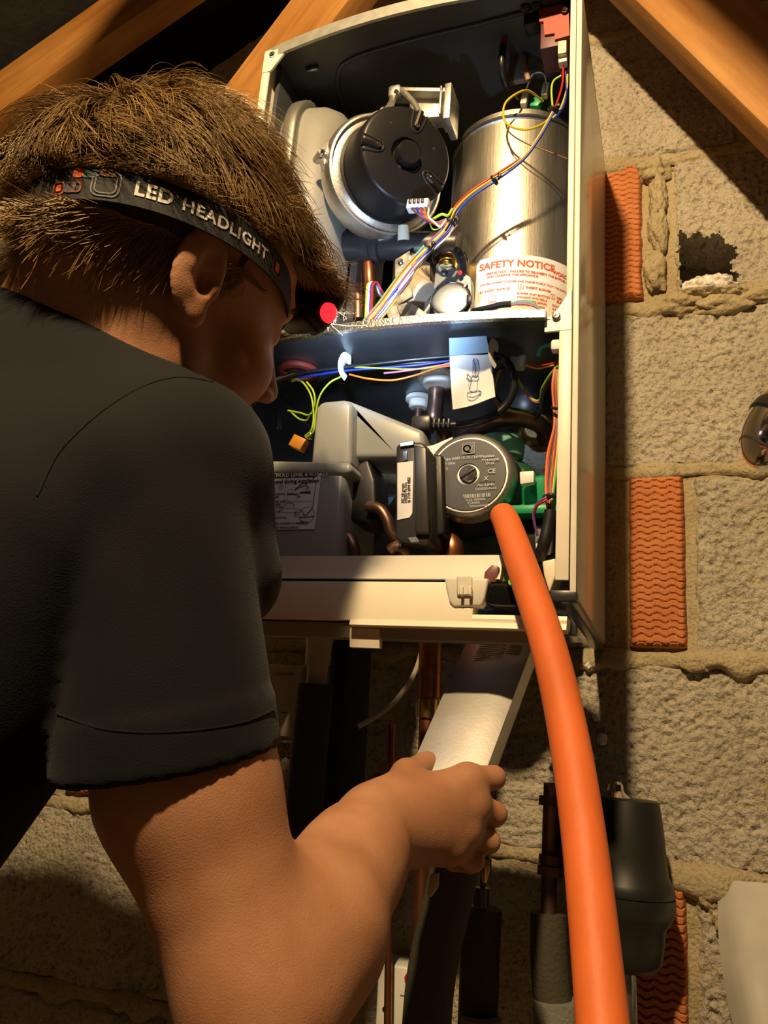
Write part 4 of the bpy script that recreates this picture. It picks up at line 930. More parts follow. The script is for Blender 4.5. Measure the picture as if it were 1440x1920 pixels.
# volute, hydraulic parts right of the pump
obj('pump_volute', MB().lathe(PC+V((.012, .075, -.012)), PAX, [(.058, -.04), (.062, -.02), (.060, 0), (.054, .012), (.048, .016)], 40), M_gcast, o_pm, smooth=50)
obj('air_vent_cap', MB().lathe(at(938, 862, -.23), (0, -.05, 1), [(.021, -.02), (.021, 0), (.0255, .002), (.0265, .008), (.0265, .019), (.024, .024), (.0001, .025)], 32, cap=False), M_seafoam, o_pm, smooth=40)
obj('white_tab', px_prism([(974, 884), (1001, 882), (1001, 904), (975, 908)], -.315, -.305, .0012, 2), M_wplas, BOI)
dv_ = MB().lathe(at(1016, 948, -.275), (0, -.3, 1), [(.026, -.012), (.026, 0), (.020, .002), (.020, .018), (.017, .028), (.0001, .031)], 28, cap=False); dv_.rbox(at(1004, 962, -.30), (.050, .030, .010), .003)
obj('diverter_housing', dv_, M_gplas, BOI, smooth=40)
obj('valve_motor', MB().rbox(at(1008, 1005, -.27), (.05, .05, .05), .006), M_blk, BOI)
obj('grey_terminal', px_prism([(1002, 985), (1038, 980), (1036, 1030), (1004, 1032)], -.30, -.285, .001, 1), M_inkg, BOI); obj('white_terminal', px_prism([(1004, 1018), (1034, 1014), (1032, 1038), (1006, 1042)], -.309, -.304, .001, 1), M_wplas, BOI)
obj('copper_elbow', MB().tube([at(*q_) for q_ in ((830, 985, -.26), (842, 1010, -.27), (848, 1030, -.275), (850, 1062, -.27))], .012, 16, sm=6), M_copb, BOI, smooth=60)

# ================================================================== hinged control panel
M_panel = mat('cream_panel', (.76, .71, .58), .42, noise=.03, nscale=40); M_panel2 = mat('stone_panel', (.62, .60, .54), .45)
def panel_prof(pts, x0, x1, mt, name, par=None):
    mb = MB(); n_ = len(pts); a = [V((x0, p[0], p[1])) for p in pts]; b = [V((x1, p[0], p[1])) for p in pts]
    mb.add(a+b, [tuple(range(n_)), tuple(range(2*n_-1, n_-1, -1))]+[(i, (i+1) % n_, n_+(i+1) % n_, n_+i) for i in range(n_)])
    return obj(name, mb, mt, par or BOI, smooth=25)
o_cp = panel_prof([(-.330, .033), (-.345, .033), (-.3475, .016), (-.352, .0085), (-.340, .0085), (-.33, .012)], -.385, -.066, M_panel2, 'control_panel')
panel_prof([(-.336, .0045), (-.3535, .0052), (-.3625, -.030), (-.3620, -.0335), (-.34, -.036)], -.385, -.088, M_panel, 'panel_face', o_cp)
panel_prof([(-.336, -.026), (-.3610, -.026), (-.3625, -.030), (-.3620, -.0335), (-.34, -.036)], -.088, -.004, M_panel, 'panel_sill', o_cp)
panel_prof([(-.35, -.034), (-.3640, -.0335), (-.3655, -.0385), (-.35, -.040)], -.205, -.004, M_panel, 'panel_edge', o_cp)
panel_prof([(-.34, .010), (-.345, .010), (-.345, .003), (-.34, .003)], -.385, -.115, M_pit, 'panel_slit', o_cp)
panel_prof([(-.315, -.034), (-.358, -.036), (-.352, -.049), (-.318, -.047)], -.385, -.012, mat('shaded_underside', (.22, .21, .19), .6), 'panel_underside', o_cp)  # shade painted in: underside darker than the cream tray
panel_prof([(-.345, -.048), (-.356, -.040), (-.352, -.058), (-.345, -.058)], -.208, -.178, M_panel, 'panel_latch', o_cp)
T4 = lambda px, py, y: at(px, py, y)
tile = px_prism([(832, 1082), (916, 1084), (908, 1122), (902, 1136), (850, 1138), (842, 1128)], -.3625, -.345, .0022); obj('cover_tile', tile, M_panel2, o_cp, smooth=40)
obj('tile_frame', px_prism([(856, 1080), (884, 1080), (884, 1116), (856, 1116)], -.366, -.36, .001, 1), M_panel2, o_cp)
for px in (861, 877): obj('tile_peg', px_prism([(px, 1098), (px+6, 1098), (px+6, 1116), (px, 1116)], -.371, -.364, .0008, 1), M_panel, o_cp)
obj('display_hood', px_prism([(908, 1072), (922, 1058), (936, 1062), (930, 1092), (906, 1092)], -.352, -.32, .0015, 2), mat('plum_plastic', (.16, .06, .05), .4), o_cp)
obj('display_window', px_prism([(908, 1094), (960, 1092), (985, 1110), (988, 1138), (925, 1136), (908, 1130)], -.357, -.33, .003), mat('smoked_window', (.006, .006, .007), .10, spec=.6), o_cp)
obj('circuit_cover', px_prism([(930, 1062), (1000, 1046), (1010, 1090), (935, 1092)], -.338, -.32, .002), mat('grey_green_cover', (.36, .38, .30), .5), o_cp)
obj('lcd', px_prism([(953, 1087), (972, 1087), (972, 1095), (953, 1095)], -.3595, -.352, .0004, 1), mat('lcd_green', (.25, .7, .05), .4, emit=(.35, 1, .06), estr=.55), o_cp)
obj('end_rib', px_prism([(936, 1062), (942, 1044), (948, 1044), (944, 1062)], -.345, -.32, .0008, 1), M_panel2, o_cp); obj('end_rib', px_prism([(948, 1066), (954, 1046), (962, 1046), (958, 1066)], -.345, -.32, .0008, 1), M_panel, o_cp)
obj('end_cheek', px_prism([(1016, 1052), (1042, 1046), (1042, 1080), (1030, 1112), (1020, 1080)], -.338, -.30, .002), M_panel, o_cp)
obj('end_lip', px_prism([(985, 1140), (1012, 1130), (1020, 1152), (1000, 1160), (980, 1154)], -.366, -.34, .002), mat('copper_brown_lip', (.30, .14, .07), .4), o_cp)
# chassis bottom at right: rail ends, bracket
obj('bottom_bracket', MB().rbox((-.010, -.335, -.004), (.024, .016, .010), .002), M_blk2, BOI)
obj('bottom_channel', MB().rbox((-.008, -.17, -.006), (.012, .33, .008), .002), M_galvd, BOI)
obj('hose_tail', MB().lathe((-.030, -.30, -.06), (0, 0, 1), [(.012, 0), (.013, .02), (.016, .022), (.016, .045)], 20), M_blk2, BOI)
# ================================================================== pipes and things below and beside the boiler
M_foam = mat('black_foam_lagging', (.020, .021, .022), .75, bump=.0012, bscale=240)
M_foam2 = mat('olive_foam_lagging', (.060, .052, .034), .8, bump=.0012, bscale=240)
M_foam_lit = mat('lit_foam_lagging', (.20, .20, .175), .8, bump=.0014, bscale=260)  # lit copy of the dark lagging, light put into the colour
M_upvc = mat('aged_white_pvc', (.42, .38, .31), .5)
M_hose = mat('orange_rubber', (.62, .135, .030), .55, spec=.4, noise=.14, nscale=22, stretch=(1, 1, .25), bump=.0004, bscale=120)
def one(name, mb, mt, label, cat, group=None, smooth=50):
    o = obj(name, mb, mt, None, smooth=smooth); rebase(o); return tag(o, label, cat, group)
# --- orange hose
HO = [(944, 968, -.345), (952, 985, -.358), (968, 1030, -.378), (992, 1100, -.402), (1022, 1190, -.43), (1050, 1300, -.46), (1075, 1430, -.492), (1096, 1580, -.525), (1112, 1730, -.553), (1128, 1900, -.582), (1142, 2080, -.61), (1150, 2320, -.64)]
HP = [at(*q_) for q_ in HO]
hs = MB(); hs.tube([HP[0]+(HP[0]-HP[1])*.25]+HP, .0145, 28, sm=10, rfun=lambda t: .0118+.0022*min(1, t*3) if t > .016 else .0118*math.sqrt(max(.05, t/.016)))
one('orange_hose', hs, M_hose, 'orange rubber hose running up to the boiler pump', 'hose')
# --- folded sheet-metal strip held in the hand
st_l = [at(878, 1196, -.268), at(768, 1445, -.362)]; st_r = [at(1002, 1202, -.262), at(912, 1440, -.356)]
mid = lambda k: (st_l[k]+st_r[k])/2 + V((.002, -.010, 0))
e_d = (st_l[1]-st_l[0]).normalized(); ext = e_d*.035
prof = []
A0, A1 = st_l; B0, B1 = st_r
sm_ = MB(); thick = V((0, .003, 0)); back = V((.004, .022, 0))
ring0 = [A0+thick*0+back*0, mid(0)+V((.012, .004, 0)), B0, B0+back, B0+back+thick, mid(0)+thick*1.2+V((.012, .004, 0)), A0+thick]
ring1 = [A1+ext, mid(1)+ext+V((.0, .004, 0)), B1+ext, B1+ext+back, B1+ext+back+thick, mid(1)+ext+thick*1.2+V((.0, .004, 0)), A1+ext+thick]
n = len(ring0); sm_.add(ring0+ring1, [tuple(range(n)), tuple(range(2*n-1, n-1, -1))]+[(i, (i+1) % n, n+(i+1) % n, n+i) for i in range(n)])
M_strip = mat('satin_sheet_metal', (.46, .45, .44), .38, .75, noise=.08, nscale=30, bump=.00006, bscale=300)
STRIP = thing('metal_strip', 'long grey folded sheet-metal strip gripped in the hand under the boiler', 'metal strip', A1+ext)
o_s = obj('strip_body', sm_, M_strip, STRIP, smooth=20)
M_litline = mat('lit_line_metal', (.80, .76, .62), .4, .6)  # bright colour paints the patch of light on the strip's top
for k in range(9):
    t = .02+.014*k; a = A0.lerp(A1, t*1.6)+V((.006, -.0007, 0)); b = mid(0).lerp(mid(1), t*1.1)+V((.008, .0025, 0))
    obj('pressed_line', MB().tube([a.lerp(b, .25), b+V((0, -.0008, 0))], .0005, 5, sm=0), M_litline, o_s)
for k in range(7):
    t = .02+.018*k; a = mid(0).lerp(mid(1), t)+V((.010, .0018, 0)); b = B0.lerp(B1, t)
    obj('pressed_line', MB().tube([a, a.lerp(b, .6)+V((0, -.0006, 0))], .0004, 5, sm=0), M_strip, o_s)
obj('strip_hole', MB().lathe(at(848, 1416, -.352), (0, -1, .1), [(.004, 0), (.004, .0006), (.0001, .0007)], 16, cap=False), M_blk, STRIP)
# --- condensate pipe, lagged pipes
t = thing('condensate_pipe', 'off-white plastic waste pipe dropping into black foam lagging', 'pipe', at(560, 1990, -.15))
obj('funnel', MB().lathe(at(597, 1228, -.17), V((-.02, 0, 1)), [(.015, -.012), (.0155, .012), (.018, .022), (.030, .042), (.031, .052)], 24), M_upvc, t)
obj('pipe', MB().tube([at(597, 1235, -.17), at(592, 1300, -.17), at(588, 1330, -.17)], .0125, 20, sm=4), M_upvc, t)
obj('lagging', MB().tube([at(592, 1284, -.17), at(578, 1430, -.17), at(565, 1600, -.17), at(540, 1990, -.17)], .0215, 24, sm=6), M_foam, t)
one('lagged_pipe', MB().tube([at(655, 1195, -.10), at(655, 1226, -.10), at(645, 1400, -.10), at(632, 1600, -.10), at(610, 2000, -.10)], .028, 24, sm=6), M_foam, 'thick black foam-lagged pipe directly right of the plastic waste pipe', 'pipe')
t = thing('copper_pipe', 'copper pipe with a brass compression ring beside the held metal strip', 'pipe', at(782, 1990, -.15))
obj('pipe', MB().tube([at(806, 1170, -.15), at(803, 1300, -.15), at(797, 1480, -.15), at(780, 1990, -.15)], .0095, 18, sm=4), M_copb, t)
obj('sleeve', MB().tube([at(808, 1172, -.15), at(805, 1310, -.15)], .0135, 18, sm=0), M_copb, t)
obj('brass_ring', MB().tube([at(803, 1312, -.15), at(801, 1346, -.15)], .0125, 18, sm=0), M_brass, t)
one('thin_copper_pipe', MB().tube([at(735, 1358, -.08), at(733, 1440, -.08), at(726, 1990, -.08)], .0045, 12, sm=4), M_copb, 'thin copper tube standing between lagged pipe and copper pipe', 'pipe')
one('grey_cable', MB().tube([at(*q_) for q_ in ((796, 1170, -.12), (792, 1215, -.12), (776, 1265, -.12), (745, 1310, -.12), (712, 1338, -.125), (685, 1355, -.14), (672, 1362, -.145))], .0032, 10, sm=8), M_upvc, 'curved pale grey cable hanging below the boiler panel', 'cable')
t = thing('wall_box', 'off-white thermostat box with printed legend on the wall behind the sleeve', 'control box', at(530, 1380, 0))
wb = MB().rbox(at(532, 1314, -.018), (.062, .030, .098), .006); o_w = obj('box_case', wb, M_upvc, t)
bx_ = lambda px, py: at(px, py, -.0345)
for k in range(8): obj('printed_mark', MB().box(bx_(519+4.4*k, 1263), (.0022, .0006, .0030 if k % 3 else .0038)), M_inkg, o_w, smooth=0)
for px in (512, 528): obj('printed_rule', MB().box(bx_(px+4, 1336), (.008, .0006, .0012)), M_ink, o_w, smooth=0)
obj('box_cable', MB().tube([at(505, 1380, -.02), at(530, 1388, -.02), at(556, 1390, -.03), at(580, 1392, -.05)], .0028, 8, sm=6), M_upvc, t)
# lower pipes
one('lagged_pipe', MB().tube([at(858, 1560, -.24), at(846, 1660, -.24), at(822, 1760, -.235), at(806, 1850, -.23), at(795, 1990, -.22)], .0235, 24, sm=6), M_foam2, 'olive-brown foam-lagged pipe hanging straight below the hand', 'pipe')
t = thing('lagged_valve_pipe', 'dark lagged pipe topped by a small lever valve right of the hand', 'pipe', at(900, 1990, -.12))
obj('lagging', MB().tube([at(905, 1702, -.12), at(900, 1800, -.12), at(893, 1990, -.12)], .021, 24, sm=4), M_foam2, t)
obj('collar', MB().tube([at(903, 1664, -.13), at(902, 1698, -.13)], .0085, 16, sm=0), M_galvd, t)
obj('brass_tip', MB().lathe(at(910, 1632, -.135), (0, 0, 1), [(.003, -.012), (.0065, 0), (.0065, .012)], 14), M_brass, t)
obj('lever', MB().rbox(at(914, 1600, -.135), (.008, .004, .036), .001, Matrix.Rotation(.12, 3, 'Y')), M_galv, t)
obj('stem', MB().tube([at(907, 1560, -.13), at(905, 1670, -.13)], .003, 10, sm=0), M_galvd, t)
t = thing('lagged_pipe_pair', 'copper pipe with unions dropping into lagging painted grey where lit, left of the hose', 'pipe', at(1040, 1990, -.10))
obj('pipe', MB().tube([at(1034, 1470, -.12), at(1030, 1600, -.11), at(1028, 1720, -.11)], .0085, 16, sm=4), M_cop, t)
for py, r_ in ((1502, .0125), (1612, .0125), (1632, .014)): obj('union', MB().tube([at(1032, py-9, -.115), at(1031, py+9, -.115)], r_, 12, sm=0), M_cop, t)
obj('lagging', MB().tube([at(1030, 1712, -.11), at(1030, 1800, -.11), at(1036, 1878, -.11)], .020, 22, sm=4), M_foam2, t)
obj('lagging', MB().tube([at(1046, 1876, -.115), at(1052, 1990, -.115)], .026, 24, sm=0), M_foam_lit, t)  # lower stretch painted grey as the part in the light
one('lit_lag_patch', MB().tube([at(902, 1908, -.135), at(900, 2010, -.135)], .021, 20, sm=0), M_foam_lit, 'lit patch of lagging, painted grey, at the bottom edge right of olive pipe', 'pipe lagging')  # extra sleeve painted paler for the lit spot on the lagging
# --- white spur box with a red lamp
t = thing('spur_box', 'white plastic electrical box with red indicator near the bottom edge', 'electrical box', at(735, 1990, 0))
sb = px_prism([(709, 1805), (776, 1816), (770, 1985), (700, 1985)], -.06, -.004, .003); o_sb = obj('box_case', sb, M_wplas, t, smooth=40)
obj('indicator', MB().lathe(at(767, 1834, -.0605), (0, -1, 0), [(.0055, 0), (.005, .0025), (.0001, .003)], 18, cap=False), mat('red_lens', (.55, .02, .03), .25), t)
obj('screw_hole', MB().lathe(at(722, 1893, -.0603), (0, -1, 0), [(.0035, 0), (.003, .0004), (.0001, .0004)], 14, cap=False), M_blk, t)
obj('printed_line', MB().box(at(757, 1867, -.0605), (.009, .0006, .0008)), M_inkg, t, smooth=0)
# --- dangling pale tag under the thumb
one('pale_tag', px_prism([(806, 1640), (822, 1636), (820, 1664), (806, 1684), (800, 1676)], -.355, -.350, .0012, 2), mat('pale_tag', (.55, .45, .34), .6), 'small pale plastic tag dangling right under the thumb', 'tag')
M_filt = mat('black_filter_plastic', (.016, .017, .016), .42, spec=.4)
# --- magnetic filter
t = thing('magnetic_filter', 'black cylindrical magnetic filter on the pipework behind the hose', 'filter', at(1160, 1830, -.08))
fcx = at(1176, 1650, -.075); ax_f = V((.01, 0, 1))
zz = lambda py: at(1176, py, -.075).z-fcx.z
fb = MB().lathe(fcx, ax_f, [(.014, zz(1822)), (.030, zz(1815)), (.036, zz(1800)), (.038, zz(1770)), (.040, zz(1735)), (.047, zz(1715)), (.050, zz(1700)), (.050, zz(1676))], 40); o_fb = obj('filter_base', fb, M_filt, t, smooth=40)
obj('filter_cover', MB().lathe(fcx, ax_f, [(.0495, zz(1674)), (.050, zz(1668)), (.048, zz(1652)), (.043, zz(1636)), (.041, zz(1600)), (.039, zz(1560)), (.036, zz(1520)), (.034, zz(1500)), (.030, zz(1497)), (.0001, zz(1496))], 40, cap=False), M_filt, t, smooth=40)
obj('vent_screw', MB().lathe(V((fcx.x-.012, fcx.y, fcx.z+zz(1497))), (0, 0, 1), [(.017, 0), (.012, .004), (.009, .007), (.008, .014), (.005, .017)], 16), M_chrome, t)
obj('side_boss', MB().lathe(at(1075, 1580, -.07), V((-.2, -1, .1)), [(.030, -.03), (.032, .0), (.030, .012), (.024, .016), (.0001, .017)], 32, cap=False), M_blk, t, smooth=40)
obj('inlet_arm', MB().tube([at(1075, 1580, -.08), at(1176, 1600, -.07)], .02, 16, sm=0), M_blk, t)
obj('drain_cock', MB().tube([at(1176, 1822, -.075), at(1178, 1870, -.075), at(1180, 1990, -.075)], .009, 14, sm=3), M_galv, t)
# --- plaster crumbs on the wall
for i, (px, py, r_) in enumerate(((1128, 1386, .006), (1108, 1420, .005), (1045, 1418, .007), (1036, 1428, .005), (1104, 1250, .005), (1116, 1345, .004))):
    obj('plaster_crumb', blob(at(px, py, -.004), (r_, .006, r_*1.1), 40+i), M_wool, wall_back, smooth=60)
# --- chrome fitting at the right edge
t = thing('chrome_fitting', 'polished chrome rounded fitting with a black stripe at the right edge', 'fitting', (.26, 0, .16))
cc_ = at(1500, 800, -.16); dirc = (at(1500, 800, -.16)-at(1400, 840, -.20)); 
ce = MB(); bm = bmesh.new(); bmesh.ops.create_uvsphere(bm, u_segments=40, v_segments=24, radius=1)
rotc = Matrix.Rotation(.7, 3, 'Y')
for v in bm.verts: v.co = rotc @ V((v.co.x*.040, v.co.y*.040, v.co.z*.062))
cpos = at(1486, 788, -.22); ce.from_bm(bm, cpos); obj('chrome_head', ce, M_chrome, t, smooth=60)
ax_c = rotc @ V((0, 0, 1))
obj('black_band', MB().lathe(cpos, ax_c, [(.0385, -.016), (.0412, -.013), (.0412, -.004), (.0405, -.001)], 40, cap=False), M_blk, t)
obj('bottom_face', MB().lathe(cpos, -ax_c, [(.028, .044), (.027, .0470), (.0001, .0475)], 32, cap=False), M_blk2, t)
obj('arm', MB().tube([cpos, cpos+V((.05, .06, .03)), V((cpos.x+.08, .01, cpos.z+.05))], .010, 16, sm=6), M_chrome, t)
# --- sheet of milky plastic hung at the lower right
M_poly = mat('milky_plastic_sheet', (.60, .58, .53), .35, trans=.25, spec=.5, noise=.06, nscale=25)
vs = []; fs = []; n1, n2 = 24, 26
TL_, TR_ = at(1350, 1652, -.012), at(1640, 1672, -.02); BL_, BR_ = at(1412, 2050, -.14), at(1700, 2050, -.16)
for i in range(n1+1):
    for j in range(n2+1):
        u_, v_ = i/n1, j/n2; p = TL_.lerp(TR_, u_).lerp(BL_.lerp(BR_, u_), v_)
        curl = -.030*math.exp(-((u_-.16)/.14)**2)*v_*1.2+.022*max(0, .1-u_)/.1
        p = p+V((-.010*math.sin(v_*PI)*max(0, 1-u_*4), curl+.003*math.sin(9*u_+4*v_)+.002*math.sin(21*v_+7*u_), 0)); vs.append(p)
for i in range(n1):
    for j in range(n2): fs.append((i*(n2+1)+j, (i+1)*(n2+1)+j, (i+1)*(n2+1)+j+1, i*(n2+1)+j+1))
me_ = MB().add(vs, fs); bmx = bmesh.new(); tmp = me_.mesh('t'); bmx.from_mesh(tmp); bpy.data.meshes.remove(tmp)
bmesh.ops.solidify(bmx, geom=list(bmx.faces), thickness=.0015)
one('plastic_sheet', MB().from_bm(bmx), M_poly, 'milky white plastic sheet hanging against the wall at lower right', 'plastic sheet')
# ================================================================== implicit-surface tools
f32 = np.float32
def A3(v): return np.array((v[0], v[1], v[2]), f32)
def cap(a, b, ra, rb=None, fx=None):
    a, b = A3(a), A3(b); rb = ra if rb is None else rb; ab = b-a; L2 = float(ab @ ab)+1e-12
    def f(P):
        t = np.clip(((P-a) @ ab)/L2, 0, 1); d = P-a-t[:, None]*ab
        return np.sqrt(np.einsum('ij,ij->i', d, d))-(ra+(rb-ra)*t)
    return f
def ell(c, r, ax=None):
    c = A3(c); R_ = np.eye(3, dtype=f32) if ax is None else np.array([A3(x) for x in ax], f32); r = np.array(r, f32)
    def f(P):
        q = (P-c) @ R_.T; k0 = np.sqrt(((q/r)**2).sum(1)); k1 = np.sqrt(((q/(r*r))**2).sum(1))+1e-9
        return k0*(k0-1)/k1
    return f
def smin(a, b, k):
    h = np.clip(.5+.5*(b-a)/k, 0, 1); return b*(1-h)+a*h-k*h*(1-h)
def smax(a, b, k): return -smin(-a, -b, k)
def evaluate(ops, P):
    d = None
    for op, f, k in ops:
        e = f(P)
        if d is None: d = e
        elif op == 'u': d = smin(d, e, k)
        elif op == 's': d = smax(d, -e, k)
        elif op == 'i': d = smax(d, e, k)
    return d
def sdf_mesh(ops, lo_, hi_, h, B=8):
    lo_ = np.array(lo_, f32); nb = np.ceil((np.array(hi_, f32)-lo_)/(h*B)).astype(int); n = nb*B
    bi = np.stack(np.meshgrid(*[np.arange(k) for k in nb], indexing='ij'), -1).reshape(-1, 3)
    cen = lo_+(bi*B+(B-1)/2)*h; dc = evaluate(ops, cen.astype(f32))
    act = np.abs(dc) < B*h*1.25
    S = np.where(dc < 0, -1, 1).astype(f32).reshape(nb)
    S = np.repeat(np.repeat(np.repeat(S, B, 0), B, 1), B, 2)
    off = np.stack(np.meshgrid(*[np.arange(B)]*3, indexing='ij'), -1).reshape(-1, 3)
    ab = bi[act]; idx = (ab[:, None, :]*B+off[None]).reshape(-1, 3)
    for s0 in range(0, len(idx), 400000):
        ii = idx[s0:s0+400000]; S[ii[:, 0], ii[:, 1], ii[:, 2]] = evaluate(ops, (lo_+ii*f32(h)).astype(f32))
    neg = S < 0
    c8 = [neg[a:n[0]-1+a, b:n[1]-1+b, c:n[2]-1+c] for a in (0, 1) for b in (0, 1) for c in (0, 1)]
    anyn = np.zeros_like(c8[0]); alln = np.ones_like(c8[0])
    for c in c8: anyn |= c; alln &= c
    cells = np.argwhere(anyn & ~alln); ids = -np.ones(anyn.shape, np.int32); ids[tuple(cells.T)] = np.arange(len(cells))
    acc = np.zeros((len(cells), 3)); cnt = np.zeros(len(cells))
    val = lambda o: S[cells[:, 0]+o[0], cells[:, 1]+o[1], cells[:, 2]+o[2]]
    cor = [(a, b, c) for a in (0, 1) for b in (0, 1) for c in (0, 1)]
    for i, p in enumerate(cor):
        for q_ in cor[i+1:]:
            if sum(abs(p[k]-q_[k]) for k in range(3)) != 1: continue
            va, vb = val(p), val(q_); m_ = (va < 0) != (vb < 0); t = np.where(m_, va/(va-vb+1e-20), 0)
            acc += np.where(m_[:, None], np.array(p)+(np.array(q_)-np.array(p))*t[:, None], 0); cnt += m_
    verts = lo_+(cells+acc/cnt[:, None])*h
    faces = []
    for ax in range(3):
        o1, o2 = [(1, 2), (2, 0), (0, 1)][ax]
        sl = [slice(1, k-1) for k in n]; sa = list(sl); sb = list(sl); sa[ax] = slice(0, n[ax]-1); sb[ax] = slice(1, n[ax])
        na, nbq = neg[tuple(sa)], neg[tuple(sb)]; e = np.argwhere(na != nbq); flip = na[tuple(e.T)]
        base = e.copy()
        for k in range(3):
            if k != ax: base[:, k] += 1
        def cid(d1, d2):
            c = base.copy(); c[:, o1] -= d1; c[:, o2] -= d2; return ids[tuple(c.T)]
        quad = np.stack([cid(1, 1), cid(0, 1), cid(0, 0), cid(1, 0)], 1)
        quad = np.where(flip[:, None], quad, quad[:, ::-1]); faces.append(quad)
    faces = np.concatenate(faces); faces = faces[(faces >= 0).all(1)]
    return verts, faces
def relax(verts, faces, it):
    e = np.concatenate([faces[:, [0, 1]], faces[:, [1, 2]], faces[:, [2, 3]], faces[:, [3, 0]]]); n_ = len(verts); v = verts.copy()
    cnt = np.bincount(e[:, 0], minlength=n_)+np.bincount(e[:, 1], minlength=n_)
    for k in range(it*2):
        acc = np.zeros_like(v)
        for c in range(3): acc[:, c] = np.bincount(e[:, 0], v[e[:, 1], c], n_)+np.bincount(e[:, 1], v[e[:, 0], c], n_)
        v = v+(acc/np.maximum(cnt, 1)[:, None]-v)*(.55 if k % 2 == 0 else -.50)
    return v
def np_mesh(name, verts, faces):
    me = bpy.data.meshes.new(name); nv, nf = len(verts), len(faces); k = faces.shape[1]
    me.vertices.add(nv); me.vertices.foreach_set('co', np.asarray(verts, f32).ravel())
    me.loops.add(nf*k); me.loops.foreach_set('vertex_index', np.asarray(faces, np.int32).ravel())
    me.polygons.add(nf); me.polygons.foreach_set('loop_start', np.arange(0, nf*k, k, dtype=np.int32)); me.update(calc_edges=True); me.validate()
    return me

# ================================================================== the fitter
HA, HPI, HRO = math.radians(48), math.radians(17), math.radians(9)       # heading, nod, tilt of the head
FWD = camv(math.sin(HA)*math.cos(HPI), -math.sin(HPI), math.cos(HA)*math.cos(HPI)); UPH = camv(math.sin(HA)*math.sin(HPI), math.cos(HPI), math.cos(HA)*math.sin(HPI))
RGT = FWD.cross(UPH).normalized(); UPH, RGT = (UPH*math.cos(HRO)+RGT*math.sin(HRO)), (RGT*math.cos(HRO)-UPH*math.sin(HRO))
EAR = pd(384, 545, .585); HO_ = EAR-RGT*.074
Hh = lambda x, y, z: HO_+RGT*x+FWD*y+UPH*z
HAX = (RGT, FWD, UPH)
SR = pd(262, 880, .545); ELB = pd(492, 1880, .470); WRI = pd(706, 1546, .640)
BACK = (camv(-.76, .02, .65))                     # from right shoulder towards left shoulder
SL = SR+BACK*.355
NECKB = (SR+SL)/2+camv(.10, .75, .1)*.055           # base of the neck
DOWN = camv(-.50, -.78, -.36)                      # torso axis, leaning over
HIP = (SR+SL)/2+DOWN*.47
ops = []
def U_(f, k=.012): ops.append(('u', f, k))
def S_(f, k=.006): ops.append(('s', f, k))
U_(ell(Hh(0, -.012, .052), (.077, .100, .090), HAX)); U_(ell(Hh(0, .040, .040), (.062, .054, .058), HAX), .03)
U_(ell(Hh(0, .038, -.030), (.057, .056, .072), HAX), .03)
for s_ in (-1, 1):
    U_(cap(Hh(s_*.054, .004, -.050), Hh(s_*.014, .076, -.104), .019, .015), .03)
    U_(ell(Hh(s_*.043, .062, -.034), (.022, .026, .024), HAX), .025)
    U_(cap(Hh(s_*.038, .080, .026), Hh(0, .089, .022), .011), .016)
U_(ell(Hh(0, .078, -.106), (.021, .017, .017), HAX), .02)
U_(cap(Hh(0, .094, .014), Hh(0, .116, -.031), .0060, .0090), .012); U_(ell(Hh(0, .1155, -.034), (.0095, .0090, .0085), HAX), .006)
for s_ in (-1, 1):
    S_(ell(Hh(s_*.031, .098, .006), (.016, .012, .011), HAX), .012)
    U_(ell(Hh(s_*.031, .0795, .004), (.0125, .0125, .0115), HAX), .003)
    U_(cap(Hh(s_*.020, .090, .010), Hh(s_*.042, .084, .009), .0030), .003)
    U_(ell(Hh(s_*.0115, .1075, -.0385), (.0075, .0095, .0070), HAX), .005)
    S_(ell(Hh(s_*.0065, .1105, -.0475), (.0035, .0055, .0035), HAX), .003)
U_(cap(Hh(-.019, .090, -.0625), Hh(.019, .090, -.0625), .0070), .008); U_(cap(Hh(0, .0965, -.0615), Hh(0, .0965, -.0625), .0055), .006)
U_(cap(Hh(-.016, .0905, -.0745), Hh(.016, .0905, -.0745), .0075), .008); S_(cap(Hh(-.022, .1005, -.0682), Hh(.022, .1005, -.0682), .0018), .003)
# neck
U_(cap(Hh(0, -.028, -.020), NECKB+camv(.1, .3, 0)*.0, .056, .062), .035)
U_(cap(Hh(.045, -.022, -.030), SR.lerp(NECKB, .62), .017, .022), .03); U_(cap(Hh(0, -.060, -.010), NECKB+BACK*.02-DOWN*.01, .034, .045), .04)
# ears
for s_ in (1, -1):
    def E_(a, b, o=0.): return Hh(s_*(.0850+o-.14*min(a, .006)), -.010+a*1.0-.16*b, .006+b)
    U_(ell(E_(-.001, .000, -.012), (.0130, .0120, .0220), HAX), .006)
    U_(ell(E_(-.003, .003, -.001), (.0068, .0195, .0325), (RGT*s_, (FWD*.98+RGT*s_*-.14).normalized(), UPH)), .005)
    U_(ell(E_(.0, -.028, -.001), (.0055, .0085, .0090), HAX), .006)
    S_(ell(E_(-.001, .007, .0085), (.0082, .0128, .0215), HAX), .005)
    for a_, b_ in zip([(-.008, -.012), (-.0105, .002), (-.007, .013)], [(-.0105, .002), (-.007, .013), (-.001, .020)]): U_(cap(E_(*a_, -.0005), E_(*b_, -.0005), .0034), .004)
    S_(ell(E_(.003, -.004, .005), (.0095, .0075, .0100), HAX), .004)
    U_(ell(E_(.0105, -.006, -.001), (.0055, .0042, .0070), HAX), .003)
# shoulders, chest (mostly under the shirt)
U_(cap(SR, NECKB, .048, .055), .05); U_(cap(SL, NECKB, .048, .055), .05)
MID = (SR+SL)/2
for t_ in (.30, .70): U_(cap(SR.lerp(SL, t_)+DOWN*.09, HIP+(SR.lerp(SL, t_)-MID)*.7, .085, .085), .06)
